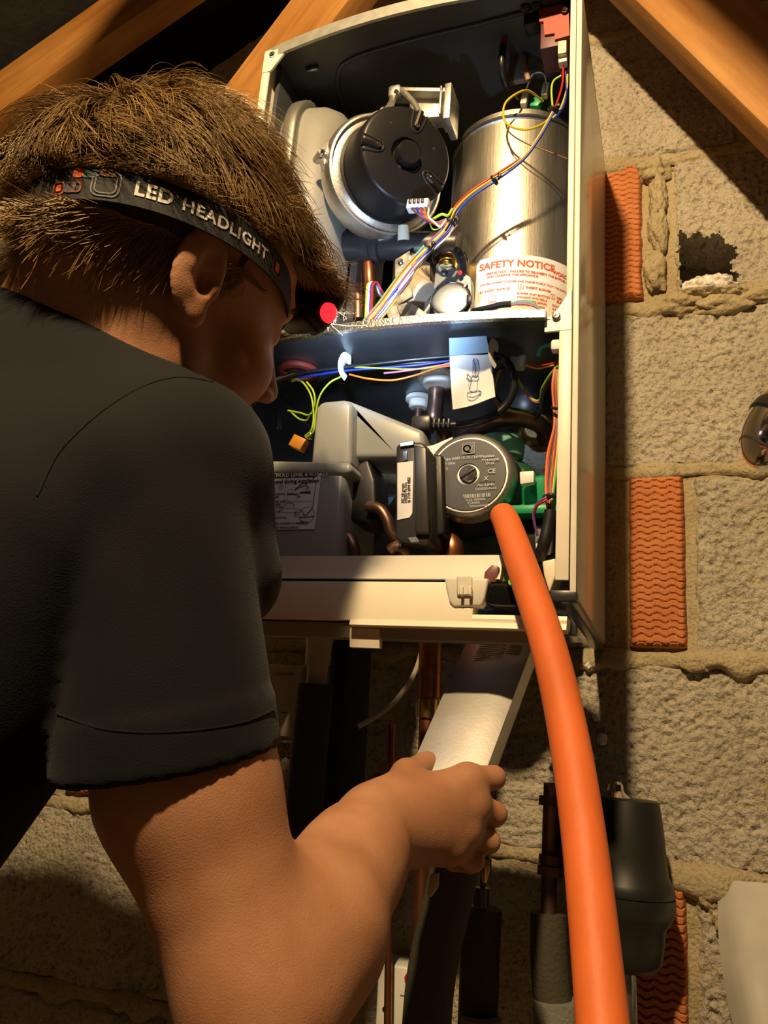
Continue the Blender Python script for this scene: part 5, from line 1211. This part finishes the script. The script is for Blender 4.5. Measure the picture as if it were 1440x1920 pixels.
# right arm
UA = pd(352, 1470, .503); U_(cap(SR, UA, .052, .0525), .02); U_(cap(UA, ELB, .0525, .040), .02)
armx = (ELB-SR).normalized()
FM = ELB.lerp(WRI, .33); U_(cap(ELB, FM, .040, .045), .035); U_(cap(FM, ELB.lerp(WRI, .75), .0455, .033), .03); U_(cap(ELB.lerp(WRI, .72), WRI, .034, .0275), .03)
U_(ell(pd(690, 1508, .628), (.010, .010, .010)), .012)           # wrist bone
# right hand: back of the hand to the viewer, thumb uppermost, fingers closing round the strip's edge
HP_ = lambda px, py, d: pd(px, py, d)
MCP = [HP_(876, 1462, .690), HP_(886, 1506, .684), HP_(868, 1552, .678), HP_(840, 1588, .670)]
PIP = [HP_(926, 1458, .700), HP_(928, 1526, .696), HP_(916, 1578, .690), HP_(888, 1614, .682)]
DIP = [HP_(920, 1462, .728), HP_(920, 1532, .726), HP_(908, 1582, .720), HP_(884, 1620, .708)]
TIP = [HP_(884, 1468, .736), HP_(884, 1536, .734), HP_(874, 1586, .730), HP_(846, 1620, .716)]
rad = [(.0120, .0098, .0085, .0072), (.0122, .0100, .0088, .0074), (.0115, .0096, .0084, .0070), (.0105, .0088, .0076, .0064)]
WB = WRI.lerp(HP_(740, 1530, .655), .8)
for i in range(4):
    src = WRI+(MCP[i]-MCP[1])*.30
    U_(cap(src, MCP[i], .019, .0135), .022)
for i in range(4):
    m_, p_, d_, t_ = MCP[i], PIP[i], DIP[i], TIP[i]; r_ = rad[i]
    U_(cap(m_, p_, r_[0], r_[1]), .004); U_(cap(p_, d_, r_[1], r_[2]), .0035); U_(cap(d_, t_, r_[2], r_[3]), .003)
    U_(ell(m_+camv(0, .1, -1)*.003, (.0125, .0125, .0125)), .008)
TH = [HP_(738, 1500, .662), HP_(762, 1452, .690), HP_(800, 1432, .722), HP_(836, 1438, .738)]
U_(cap(TH[0], TH[1], .016, .0125), .02); U_(cap(TH[1], TH[2], .0118, .0105), .006); U_(cap(TH[2], TH[3], .0100, .0080), .004)
# left arm, hidden beyond the body: hand steadying the panel's far end
ELL = SL+camv(.30, -.75, -.05)*.26; WRL = pd(235, 1150, .72)
U_(cap(SL, ELL, .052, .042), .03); U_(cap(ELL, WRL, .042, .028), .03)
LH = camv(.55, .10, .80)
for i in range(4):
    m_ = WRL+LH*.085+camv(-.3, 1, 0)*(.027-.018*i); U_(cap(WRL+(m_-WRL)*.15, m_, .017, .012), .015)
    U_(cap(m_, m_+LH*.030+camv(.3, 0, .1)*.004, .010, .009), .004); U_(cap(m_+LH*.030+camv(.3, 0, .1)*.004, m_+LH*.042-camv(0, 1, .4)*.026, .009, .0075), .003)
U_(cap(WRL+LH*.02, WRL+LH*.05+camv(0, 1, -.6)*.038, .014, .011), .01); U_(cap(WRL+LH*.05+camv(0, 1, -.6)*.038, WRL+LH*.085+camv(0, 1, -.5)*.040, .0105, .008), .004)
def bounds_of(pts, pad):
    a = np.array([tuple(p) for p in pts]); return a.min(0)-pad, a.max(0)+pad
blo, bhi = bounds_of([Hh(0, .13, 0), Hh(0, -.1, .1), Hh(0, 0, .15), Hh(-.1, 0, 0), SR, SL, ELB, WRI, HIP, ELL, WRL, WRL+LH*.16]+TIP+PIP, .075)
vb_, fb_ = sdf_mesh(ops, blo, bhi, .0027)
def skin_mat():
    mt, nt, b = new_mat('skin'); N = nt.nodes.new; L = nt.links.new
    tc = N('ShaderNodeTexCoord'); n1 = N('ShaderNodeTexNoise'); n1.inputs['Scale'].default_value = 26; n1.inputs['Detail'].default_value = 6
    n2 = N('ShaderNodeTexNoise'); n2.inputs['Scale'].default_value = 900; n2.inputs['Detail'].default_value = 2
    for x in (n1, n2): L(tc.outputs['Object'], x.inputs['Vector'])
    r = N('ShaderNodeValToRGB'); r.color_ramp.elements[0].position = .3; r.color_ramp.elements[1].position = .7
    r.color_ramp.elements[0].color = (.36, .165, .088, 1); r.color_ramp.elements[1].color = (.46, .235, .135, 1)
    L(n1.outputs['Fac'], r.inputs['Fac']); L(r.outputs[0], b.inputs['Base Color'])
    bp = N('ShaderNodeBump'); bp.inputs['Distance'].default_value = .00025; L(n2.outputs['Fac'], bp.inputs['Height']); L(bp.outputs[0], b.inputs['Normal'])
    b.inputs['Roughness'].default_value = .48; b.inputs['Specular IOR Level'].default_value = .4
    b.inputs['Subsurface Weight'].default_value = .22; b.inputs['Subsurface Radius'].default_value = (1, .3, .15); b.inputs['Subsurface Scale'].default_value = .006
    return mt
M_skin = skin_mat()
PER = thing('person', 'person in a black polo shirt leaning towards the open boiler, wearing a headlamp', 'person', (HIP.x, HIP.y, FLOOR))
me = np_mesh('body', relax(vb_, fb_, 2), fb_); obj('body', me, M_skin, PER, smooth=180, recalc=False)

# ---- shirt
sh = []
def SU(f, k=.03): sh.append(('u', f, k))
for t_ in (.14, .5, .86): SU(cap(SR.lerp(SL, t_)+DOWN*.075, HIP+(SR.lerp(SL, t_)-MID)*.95, .105, .110), .05)
SU(cap(SR-camv(0, 1, 0)*.004, NECKB+DOWN*.022, .066, .064), .05); SU(cap(SL, NECKB+DOWN*.022, .066, .064), .05)
SU(ell(MID+camv(-.62, .10, -.62)*.055+DOWN*.06, (.14, .14, .12)), .06)
HEM = SR.lerp(ELB, .575); hax = (ELB-SR).normalized()
sl_ = [('u', cap(SR+camv(0, 1, 0)*-.006, pd(332, 1600, .497), .0695, .0685), .01)]
hemn = camv(.14, -.97, -.12); HEMP = pd(320, 1440, .490)
def half(p, n_):
    p, n_ = A3(p), A3(n_)
    return lambda P: (P-p) @ n_
def sleeve(P):
    d = evaluate(sl_, P)
    q = (P-A3(HEMP)) @ A3(hemn)                          # distance past the hem
    band = np.where(q > -.036, -.0018, 0); d = d+band     # turned-up hem stands slightly proud
    d = smax(d, q, .004)
    inner = cap(SR.lerp(UA, .6), pd(334, 1680, .497), .0615, .0610)(P); inner = np.maximum(inner, -(q+.014))
    return np.maximum(d, -inner)
SU(cap(pd(395, 860, .585), pd(415, 1080, .57), .036, .040), .03)
SU(sleeve, .005)
slL = cap(SL, SL.lerp(ELL, .62), .066, .066); SU(lambda P: smax(slL(P), ((P-A3(SL.lerp(ELL, .6))) @ A3((ELL-SL).normalized())), .004), .014)
# collar: a stand round the neck
CN = NECKB+(Hh(0, -.028, -.02)-NECKB).normalized()*.030; nd = (Hh(0, -.028, -.02)-NECKB).normalized()
SU(lambda P: np.maximum(cap(NECKB-nd*.03, CN+nd*.02, .078, .072)(P), ((P-A3(CN)) @ A3((nd*.90+FWD*-.25).normalized()))), .02)
sh.append(('s', cap(NECKB-nd*.005, Hh(0, -.026, -.02), .0655, .062), .006))
sh.append(('s', cap(Hh(0, .02, -.04), Hh(0, .03, -.2), .075, .06), .01))
# upper back and the collar's lower edge lying along the nape
SU(cap(pd(-120, 716, .70), pd(110, 742, .625), .088, .070), .03); SU(cap(pd(110, 742, .625), pd(330, 868, .575), .070, .058), .03)
def folds(P):
    # soft drapery: folds running from shoulder and armpit
    q = P*f32(1)
    a = vnoise(np.stack([(q @ A3(cr))*9, (q @ A3(cu))*5, (q @ A3(cf))*7], 1), 21)-.5
    b = vnoise(np.stack([(q @ A3((cr+cu*.6)))*26, (q @ A3((cu-cr*.6)))*9, (q @ A3(cf))*16], 1), 31)-.5
    k_ = np.clip(-((P-A3(HEMP)) @ A3(hemn))/.06-.5, .12, 1)
    return ((a*.012+b*.005)*k_).astype(f32)
slo, shi = bounds_of([SR, SL, HIP, HEMP, NECKB, ELL], .155)
shm = sh[:]
def shirt_all(P): return evaluate(shm, P)+folds(P)
vs_, fs2 = sdf_mesh([('u', shirt_all, 0)], slo, shi, .0034)
def cloth_mat(name, c, rough=.85):
    mt, nt, b = new_mat(name); N = nt.nodes.new; L = nt.links.new
    tc = N('ShaderNodeTexCoord'); n2 = N('ShaderNodeTexVoronoi'); n2.inputs['Scale'].default_value = 900; L(tc.outputs['Object'], n2.inputs['Vector'])
    bp = N('ShaderNodeBump'); bp.inputs['Distance'].default_value = .00015; L(n2.outputs['Distance'], bp.inputs['Height']); L(bp.outputs[0], b.inputs['Normal'])
    b.inputs['Base Color'].default_value = (*c, 1); b.inputs['Roughness'].default_value = rough; b.inputs['Specular IOR Level'].default_value = .2
    b.inputs['Sheen Weight'].default_value = .10; b.inputs['Sheen Roughness'].default_value = .5; b.inputs['Sheen Tint'].default_value = (.5, .55, .65, 1)
    return mt
M_shirt = cloth_mat('black_pique_cotton', (.0038, .0044, .0062)); M_trou = cloth_mat('dark_work_trousers', (.02, .02, .022))
obj('polo_shirt', np_mesh('polo_shirt', relax(vs_, fs2, 6), fs2), M_shirt, PER, smooth=180, recalc=False, label='black polo shirt with a turned-up sleeve hem')
# seams and hem stitching lie on the cloth
from mathutils.bvhtree import BVHTree
SHIRT = [o for o in PER.children if o.name.startswith('polo_shirt')][0]
bvh = BVHTree.FromPolygons([v.co for v in SHIRT.data.vertices], [tuple(p_.vertices) for p_ in SHIRT.data.polygons])
def seam(px_list, r=.0008):
    out = []
    for q in catmull([V((a_, b_, 0)) for a_, b_ in px_list], 10):
        d_ = ray(q.x, q.y).normalized(); h_ = bvh.ray_cast(CAM, d_)
        if h_[0] is not None: out.append(h_[0]+d_*.0002)
    if len(out) > 3: obj('seam', MB().tube(out, r, 6, sm=0), M_shirt, SHIRT, smooth=60)
seam([(70, 930), (110, 850), (180, 780), (260, 728), (330, 708), (400, 716)], .0009); seam([(108, 1338), (200, 1368), (330, 1372), (450, 1356), (515, 1330)])
# ---- trousers and boots, below the frame
tr = []
hipR, hipL = HIP-BACK*.09, HIP+BACK*.09
for s_, hp in ((-1, hipR), (1, hipL)):
    foot = V((hp.x-.10+.06*s_, hp.y-.02+.10*s_, FLOOR+.10)); knee = hp.lerp(foot, .5)+V((.05, .06, 0))
    tr.append(('u', cap(hp, knee, .095, .075), .05)); tr.append(('u', cap(knee, foot, .072, .058), .03))
tr.append(('u', cap(HIP-DOWN*.06, HIP+DOWN*.04, .125, .12), .06))
tlo, thi = bounds_of([HIP, V((HIP.x-.3, HIP.y-.25, FLOOR)), V((HIP.x+.3, HIP.y+.25, FLOOR))], .12)
vt_, ft_ = sdf_mesh(tr, tlo, thi, .010); obj('trousers', np_mesh('trousers', vt_, ft_), M_trou, PER, smooth=180, recalc=False)
for s_, hp in ((-1, hipR), (1, hipL)):
    foot = V((hp.x-.10+.06*s_, hp.y-.02+.10*s_, FLOOR)); fd = V((FWD.x, FWD.y, 0)).normalized()
    bo = [('u', ell(foot+fd*.05+V((0, 0, .045)), (.05, .05, .05)), .04), ('u', cap(foot+V((0, 0, .05))-fd*.05, foot+V((0, 0, .04))+fd*.14, .046, .042), .04), ('u', cap(foot+V((0, 0, .05)), foot+V((0, 0, .12)), .055, .052), .03), ('i', half((0, 0, FLOOR), (0, 0, -1)), .004)]
    l2, h2 = bounds_of([foot-fd*.1, foot+fd*.2, foot+V((0, 0, .12))], .07); vv, ff = sdf_mesh(bo, l2, h2, .006); obj('boot', np_mesh('boot', vv, ff), M_blk, PER, smooth=180, recalc=False)
# ================================================================== hair and headlamp
CEN = np.array((0, -.012, .052)); RAD = np.array((.077, .100, .090))
BASIS = np.array([tuple(RGT), tuple(FWD), tuple(UPH)]); ORI = np.array(tuple(HO_))
to_w = lambda p: ORI+p @ BASIS
to_h = lambda v: BASIS @ (np.array(tuple(v))-ORI)
def hit_skull(px, py, grow):
    o_ = to_h(CAM)-CEN; d_ = BASIS @ np.array(tuple(ray(px, py))); r_ = RAD+grow
    a = ((d_/r_)**2).sum(); b = 2*(o_*d_/r_**2).sum(); c = ((o_/r_)**2).sum()-1; q_ = b*b-4*a*c
    t = (-b-math.sqrt(q_))/(2*a) if q_ > 0 else -b/(2*a)
    return o_+d_*t+CEN
GROW = .013
pts = np.array([hit_skull(px, py, GROW) for px, py in ((112, 352), (150, 346), (200, 350), (260, 356), (330, 374), (400, 408), (450, 444), (500, 486), (530, 514))])
pc = pts.mean(0); _, _, vt = np.linalg.svd(pts-pc); PN = vt[2]*np.sign(vt[2][2])
# keep the band level across the head: no sideways tilt
PN = PN-np.array((PN[0]*.1, 0, 0)); PN /= np.linalg.norm(PN)
STRAP_D = pc @ PN
def ring_pts(grow, n=160):
    r_ = RAD+grow; u1 = np.cross(PN, (0, 0, 1.)); u1 = np.cross((1., 0, 0), PN); u1 /= np.linalg.norm(u1); u2 = np.cross(PN, u1)
    base = CEN+PN*(STRAP_D-CEN @ PN); out = []
    for k in range(n):
        a = 2*PI*k/n; d_ = u1*math.cos(a)+u2*math.sin(a); o_ = base-CEN
        A = ((d_/r_)**2).sum(); B = 2*(o_*d_/r_**2).sum(); C = ((o_/r_)**2).sum()-1; out.append(base+d_*((-B+math.sqrt(B*B-4*A*C))/(2*A)))
    return np.array(out)
RING = ring_pts(GROW); SW = .0125                      # half width of the strap
HL = thing('headlamp', 'black elastic headlamp with printed strap worn round the head', 'headlamp', V(to_w(RING[0]))-V((0, 0, .02)))
M_strap = mat('black_elastic', (.014, .014, .016), .8, bump=.0004, bscale=700); M_print = mat('white_strap_print', (.70, .68, .63), .7)
n = len(RING); nrm = RING-CEN-PN*((RING-CEN) @ PN)[:, None]; nrm /= np.linalg.norm(nrm, axis=1)[:, None]
vs = []; fs = []
for k in range(n):
    tilt = nrm[k]*.10
    for a_, off in ((SW, .0), (SW, .0014), (0, .0016), (-SW, .0014), (-SW, 0)):
        vs.append(to_w(RING[k]+PN*a_+nrm[k]*(off-abs(a_)*.05)))
for k in range(n):
    for j in range(4): fs.append((k*5+j, ((k+1) % n)*5+j, ((k+1) % n)*5+j+1, k*5+j+1))
o_strap = obj('strap', MB().add([tuple(v) for v in vs], fs), M_strap, HL, smooth=60)
# lettering follows the strap
seg = np.linalg.norm(np.diff(np.vstack([RING, RING[:1]]), axis=0), axis=1); ARC = np.concatenate([[0], np.cumsum(seg)]); TOT = ARC[-1]
def ring_at(s_):
    s_ = s_ % TOT; k = min(int(np.searchsorted(ARC, s_, side='right'))-1, n-1); t = (s_-ARC[k])/seg[k]
    return RING[k]*(1-t)+RING[(k+1) % n]*t, nrm[k]*(1-t)+nrm[(k+1) % n]*t
def proj_px(p):
    d_ = V(tuple(to_w(p)))-CAM; z = d_.dot(cf); return 720+FOC*d_.dot(cr)/z, 960-FOC*d_.dot(cu)/z, z
PR_ = [proj_px(p) for p in RING]; VIS = [(V(tuple(to_w(RING[k])))-CAM).dot(V(tuple(nrm[k] @ BASIS))) < 0 for k in range(n)]
def s_of(px):                                       # arc position of the visible strap at an image column
    best = min((abs(PR_[k][0]-px), k) for k in range(n) if VIS[k]); return ARC[best[1]]
SGN = 1 if ((s_of(420)-s_of(300)+TOT/2) % TOT-TOT/2) > 0 else -1
def strap_pt(s0, x, y, off=.0021):
    c_, nn_ = ring_at(s0+SGN*x); return V(tuple(to_w(c_+PN*y+nn_*(off-abs(y)*.05))))
def strap_text(s_, size, px0, y0, bold, span=None):
    s0 = s_of(px0); mbt = text_mb(s_, size, None, None, None, bold, warp=lambda x, y: strap_pt(s0, x*sx, y+y0), space=1.12) if span is None else None
    if span is not None:
        raw = text_mb(s_, size, V((0, 0, 0)), V((1, 0, 0)), V((0, 1, 0)), bold, space=1.12); xs = [v[0] for v in raw.v]; w_ = max(xs)-min(xs)
        L_ = ((s_of(span)-s0)*SGN) % TOT; mbt = MB(); mbt.add([strap_pt(s0, (v[0]-min(xs))/w_*L_, v[1]+y0) for v in raw.v], raw.f)
    return obj('lettering', mbt, M_print, o_strap, smooth=0)
strap_text('LED', .0150, 254, -.0045, .0005, 326); strap_text('HEADLIGHT', .0130, 344, -.0045, .00035, 497)
def strap_square(px, y, w_, h_, mt, ring=False, th=.0012):
    s0 = s_of(px); a = rrect(w_, h_, min(w_, h_)*.28, 3)
    if not ring: mb = MB().add([strap_pt(s0, p[0], p[1]+y, .0022) for p in a], [tuple(range(len(a)))])
    else:
        b = rrect(w_-2*th, h_-2*th, min(w_, h_)*.22, 3); m_ = len(a)
        mb = MB().add([strap_pt(s0, p[0], p[1]+y, .0022) for p in a]+[strap_pt(s0, p[0], p[1]+y, .0022) for p in b], [(i, (i+1) % m_, m_+(i+1) % m_, m_+i) for i in range(m_)])
    return obj('printed_square', mb, mt, o_strap, smooth=0)
P_o = mat('orange_print', (.62, .09, .02), .7); P_g = mat('grey_print', (.13, .13, .13), .7); P_t = mat('teal_print', (.04, .09, .075), .7); P_b = mat('blue_grey_print', (.09, .09, .13), .7); P_d = mat('rust_print', (.22, .06, .015), .7)
strap_square(203, .000, .019, .020, P_g, True, .0010); strap_square(203, .000, .0145, .0155, P_g, True, .0009)
strap_square(203, .0085, .010, .006, P_d); strap_square(172, .0075, .010, .008, P_t); strap_square(142, .0075, .007, .008, P_o); strap_square(152, -.004, .008, .008, P_d, True); strap_square(134, -.004, .008, .008, P_b); strap_square(114, -.004, .009, .010, P_d, True); strap_square(114, -.004, .004, .005, P_o)
strap_square(517, -.001, .013, .016, mat('maroon_print', (.05, .016, .014), .7), True, .0015); strap_square(517, -.001, .0055, .008, P_o)
# lamp body at the brow
tl = .30                                             # nods down a little more than the face
LF = (FWD*math.cos(tl)-UPH*math.sin(tl)).normalized(); LU = (UPH*math.cos(tl)+FWD*math.sin(tl)).normalized()
LROT = Matrix((RGT, LF, LU)).transposed()
kf = int(np.argmax(RING[:, 1])); LB = V(tuple(to_w(RING[kf]))) + LF*.019 + LU*.038
lb_ = MB().rbox(LB, (.058, .026, .044), .007, LROT, 3); lb_.rbox(LB-LF*.012+LU*.002, (.046, .010, .030), .003, LROT)
o_lampb = obj('lamp_body', lb_, M_blk, HL, smooth=40)
obj('lens_bezel', MB().lathe(LB+LF*.011, LF, [(.014, 0), (.0155, .003), (.0155, .007), (.0125, .008), (.0115, .005)], 28, cap=False), M_blk2, HL, smooth=40)
obj('lens', MB().lathe(LB+LF*.011, LF, [(.0115, .005), (.0001, .0058)], 24, cap=False), mat('lit_lens', (.9, .95, 1), .2, emit=(.75, .86, 1), estr=25), HL)
obj('red_light', MB().lathe(LB+RGT*.0285+LF*.003-LU*.004, (RGT+LF*.35).normalized(), [(.0085, -.002), (.0085, .002), (.0065, .005), (.0035, .0065), (.0001, .007)], 24, cap=False), mat('red_led', (.6, .01, .01), .3, emit=(1, .02, .03), estr=1.8), HL, label='glowing red side light')
AIM = at(765, 575, -.26)
sp_d = bpy.data.lights.new('headlamp_beam', 'SPOT'); sp_d.energy = 5.5; sp_d.color = (.62, .78, 1); sp_d.spot_size = math.radians(84); sp_d.spot_blend = .85; sp_d.shadow_soft_size = .008
sp_o = bpy.data.objects.new('headlamp_beam', sp_d); col.objects.link(sp_o); sp_o.location = LB+LF*.026
sp_o.rotation_euler = (AIM-sp_o.location).to_track_quat('-Z', 'Y').to_euler()

# ---- hair
def hair_mat():
    mt, nt, b = new_mat('brown_hair'); at_ = nt.nodes.new('ShaderNodeVertexColor'); at_.layer_name = 'shade'
    nt.links.new(at_.outputs['Color'], b.inputs['Base Color'])
    b.inputs['Roughness'].default_value = .38; b.inputs['Specular IOR Level'].default_value = .55; b.inputs['Specular Tint'].default_value = (1, .85, .6, 1)
    return mt
def domain(p):
    y, z, x = p[:, 1], p[:, 2], np.abs(p[:, 0])
    front = .082-.20*np.clip(y-.06, -.1, .1)*0
    hl = np.where(y > .060, .066+.25*(y-.06), np.where(y > .014, .006+.9*np.clip(y-.014, 0, 1), np.where(y > -.018, .034, np.where(y > -.03, .034-.042*(-.018-y)/.012, -.008-.24*np.clip(-.03-y, 0, .06)))))
    # sideburn in front of the ear
    return z > hl
NC, NS, SEG = 2000, 13, 6
g_ = rng.normal(size=(NC*4, 3)); g_ /= np.linalg.norm(g_, axis=1)[:, None]; R0 = CEN+g_*RAD*1.0
keep = domain(R0); g_ = g_[keep][:NC]; R0 = R0[keep][:NC]
gx_ = rng.normal(size=(16000, 3)); gx_ /= np.linalg.norm(gx_, axis=1)[:, None]; rx_ = CEN+gx_*RAD      # thicker growth below the strap
kx = domain(rx_) & (rx_ @ PN < STRAP_D-SW*.4) & (rx_[:, 0] > -.03); kx = np.where(kx & (rx_[:, 2] > .012))[0][:320]
side_x = np.where(domain(rx_) & (rx_ @ PN < STRAP_D-SW*.3) & (rx_[:, 1] > .0) & (rx_[:, 0] > 0))[0][:260]
kx = np.concatenate([kx, side_x]); g_ = np.vstack([g_, gx_[kx]]); R0 = np.vstack([R0, rx_[kx]]); NC = len(R0)
nclump = R0.shape[0]
WH = np.array((.012, -.075, .122))                      # crown whorl
def flow(p, nn_):
    d_ = p-WH; d_ /= np.linalg.norm(d_, axis=1)[:, None]+1e-6
    sd = p @ PN-STRAP_D
    top = d_*.8+np.array((0, .75, -.10))               # top and sides are pushed forward
    low = np.stack([p[:, 0]*2, -.75+0*p[:, 0], -.62+0*p[:, 0]], 1)   # below the strap it sweeps back and down
    fr_ = np.clip((p[:, 1]-.0)/.05, 0, 1)[:, None]; low = low*(1-fr_)+np.array((0, -.15, -1.))*fr_
    f_ = np.where((sd > 0)[:, None], top, low)
    f_ = f_-nn_*(f_*nn_).sum(1)[:, None]; return f_/(np.linalg.norm(f_, axis=1)[:, None]+1e-6)
nn = g_/RAD; nn /= np.linalg.norm(nn, axis=1)[:, None]
fl = flow(R0, nn); sidev = np.cross(nn, fl)
sd0 = R0 @ PN-STRAP_D
jit = rng.normal(size=(NC, 1))*.48; big = (vnoise(R0*30+50, 3)-.5)*4.2
dirc = fl+sidev*(jit*.6+big[:, None]); dirc /= np.linalg.norm(dirc, axis=1)[:, None]
frontness = np.clip((R0[:, 1]-.035)/.045, 0, 1)*(sd0 > 0)
LEN = np.where(sd0 > 0, .036+.020*rng.random(NC), .026+.012*rng.random(NC)); LEN = np.where(sd0 > 0, np.minimum(LEN, .012+np.abs(sd0)*1.0), LEN)+.038*frontness
back = np.clip((-R0[:, 1]-.05)/.05, 0, 1)*(sd0 < 0); LEN += .016*back*np.clip((R0[:, 2]+.03)/.05, 0, 1); LEN *= np.where(sd0 < 0, np.clip(.45+(R0[:, 2]+.045)/.06, .4, 1), 1)
side = np.clip((R0[:, 1]+.01)/.03, 0, 1)*(sd0 < 0); LEN *= 1-.55*side
lift = np.where(sd0 > 0, .34+.34*rng.random(NC), .13+.13*rng.random(NC))+.30*frontness; lift *= 1-.5*side; lift *= 1-.60*np.abs(nn[:, 0])*(sd0 > 0)*(1-.5*frontness)
shade_c = rng.random(NC)
# strands
M_ = NC*NS; ci = np.repeat(np.arange(NC), NS)
o1 = rng.normal(size=(M_, 1)); o2 = rng.normal(size=(M_, 1))
tang2 = np.cross(nn[ci], dirc[ci])
root = R0[ci]+(dirc[ci]*o1+tang2*o2)*.0036
q_ = (root-CEN)/RAD; root = CEN+RAD*q_/np.linalg.norm(q_, axis=1)[:, None]
Ls = (LEN[ci]*(.72+.45*rng.random(M_)))[:, None]; lf = (lift[ci]*(.75+.5*rng.random(M_)))[:, None]
dv_ = dirc[ci]+rng.normal(size=(M_, 3))*.10; nv = nn[ci]
gl = BASIS @ np.array((0, 0, -1.))
curl = (rng.normal(size=(NC, 1))[ci])*.35
P_ = np.zeros((M_, SEG+1, 3))
for s_i in range(SEG+1):
    s_ = s_i/SEG; sp_ = s_**.9
    p = root+Ls*(dv_*sp_+nv*lf*(1.55*s_-1.05*s_*s_))+gl*(Ls*.22*s_*s_)*(1-.6*frontness[ci][:, None])
    p = p+tang2*(Ls*curl*.45*s_*s_)+(nv-dv_*.3)*(Ls*.32*np.clip(back[ci], 0, 1)[:, None]*s_**2.2)
    # converge into the lock towards the tip
    cc = R0[ci]-root; p = p+cc*(.75*s_)
    # strands never enter the skull
    e_ = (p-CEN)/(RAD+.0022); k_ = np.linalg.norm(e_, axis=1)[:, None]; p = np.where(k_ < 1, CEN+(p-CEN)/np.maximum(k_, 1e-4), p)
    sd = p @ PN-STRAP_D; ab = (sd0[ci] > 0); lim = SW+.001+.026*frontness[ci]*ab
    push = np.where(ab, np.maximum(0, lim-sd), np.minimum(0, -(SW+.001)-sd))[:, None]
    near = np.clip(1.25-np.linalg.norm((p-CEN)/(RAD+GROW), axis=1)*.0, 0, 1)[:, None]
    p = p+PN*push+nv*np.abs(push)*.12
    P_[:, s_i] = p
ok = np.abs(sd0[ci]) > SW*.35
P_ = P_[ok]; ci2 = ci[ok]; M_ = len(P_)
T_ = np.gradient(P_, axis=1); T_ /= np.linalg.norm(T_, axis=2)[:, :, None]+1e-9
ref = nn[ci2][:, None, :]; Xv = np.cross(T_, ref); Xv /= np.linalg.norm(Xv, axis=2)[:, :, None]+1e-9; Yv = np.cross(T_, Xv)
rs = (.00040*(1-.75*np.linspace(0, 1, SEG+1)**1.5))[None, :, None]*(.7+.6*rng.random((M_, 1, 1)))
ring3 = [P_+Xv*rs*math.cos(a)+Yv*rs*math.sin(a) for a in (PI/2, PI/2+2*PI/3, PI/2+4*PI/3)]
VT = np.stack(ring3, 2).reshape(-1, 3)                   # strand, seg, 3
base = (np.arange(M_)*(SEG+1)*3)[:, None, None]; sidx = (np.arange(SEG)*3)[None, :, None]; kk = np.arange(3)[None, None, :]; k2 = (np.arange(3)+1)[None, None, :] % 3
FQ = np.stack([base+sidx+kk, base+sidx+k2, base+sidx+3+k2, base+sidx+3+kk], -1).reshape(-1, 4)
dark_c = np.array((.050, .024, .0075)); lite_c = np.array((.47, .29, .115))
sh_ = np.clip(shade_c[ci2]*.75+.35*rng.random(M_)-.05+.22*(sd0[ci2] < 0), 0, 1)[:, None, None]**1.3*np.ones((1, (SEG+1)*3, 1)); tipw = np.repeat(np.linspace(.35, 1.05, SEG+1), 3)[None, :, None]  # strands below the strap coloured lighter, as if lit
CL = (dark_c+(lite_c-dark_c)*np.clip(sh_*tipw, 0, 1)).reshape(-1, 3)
# underlying mass so no scalp shows
ug, vg = 64, 40; capv = []
for i in range(ug):
    for j in range(vg+1):
        a = 2*PI*i/ug; t = PI*j/vg; d_ = np.array((math.sin(t)*math.cos(a), math.sin(t)*math.sin(a), math.cos(t))); capv.append(CEN+d_*(RAD+.0030))
capv = np.array(capv); dm = domain(CEN+(capv-CEN)*.98); cf_ = []
for i in range(ug):
    for j in range(vg):
        q4 = (i*(vg+1)+j, ((i+1) % ug)*(vg+1)+j, ((i+1) % ug)*(vg+1)+j+1, i*(vg+1)+j+1)
        if all(dm[k] for k in q4): cf_.append(q4)
nv0 = len(VT); ALLV = np.vstack([VT, capv]); ALLF = np.vstack([FQ, np.array(cf_)+nv0])
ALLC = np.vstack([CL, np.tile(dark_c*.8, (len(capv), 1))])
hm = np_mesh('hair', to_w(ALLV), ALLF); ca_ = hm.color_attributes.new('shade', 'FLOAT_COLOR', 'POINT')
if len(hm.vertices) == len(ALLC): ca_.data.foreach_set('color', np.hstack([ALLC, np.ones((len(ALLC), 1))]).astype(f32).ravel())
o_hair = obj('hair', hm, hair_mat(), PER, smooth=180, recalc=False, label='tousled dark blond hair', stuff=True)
# eyebrows and lashes of the visible side
eb = MB()
for k in range(46):
    t = k/45; p0 = Hh(.016+.034*t, .0945-.010*t*t, .0305-.004*t*t+random.uniform(-.002, .002)); eb.tube([p0, p0+RGT*.007+UPH*random.uniform(-.002, .003)+FWD*.0015], .0004, 4, sm=0)
for k in range(16):
    t = k/15; p0 = Hh(.022+.020*t, .0925-.005*t, .0075); eb.tube([p0, p0+FWD*.006+UPH*.001, p0+FWD*.009+UPH*.004], .0003, 4, sm=3)
obj('brow_hair', eb, mat('brow_brown', (.10, .05, .02), .6), PER, smooth=0, stuff=True)
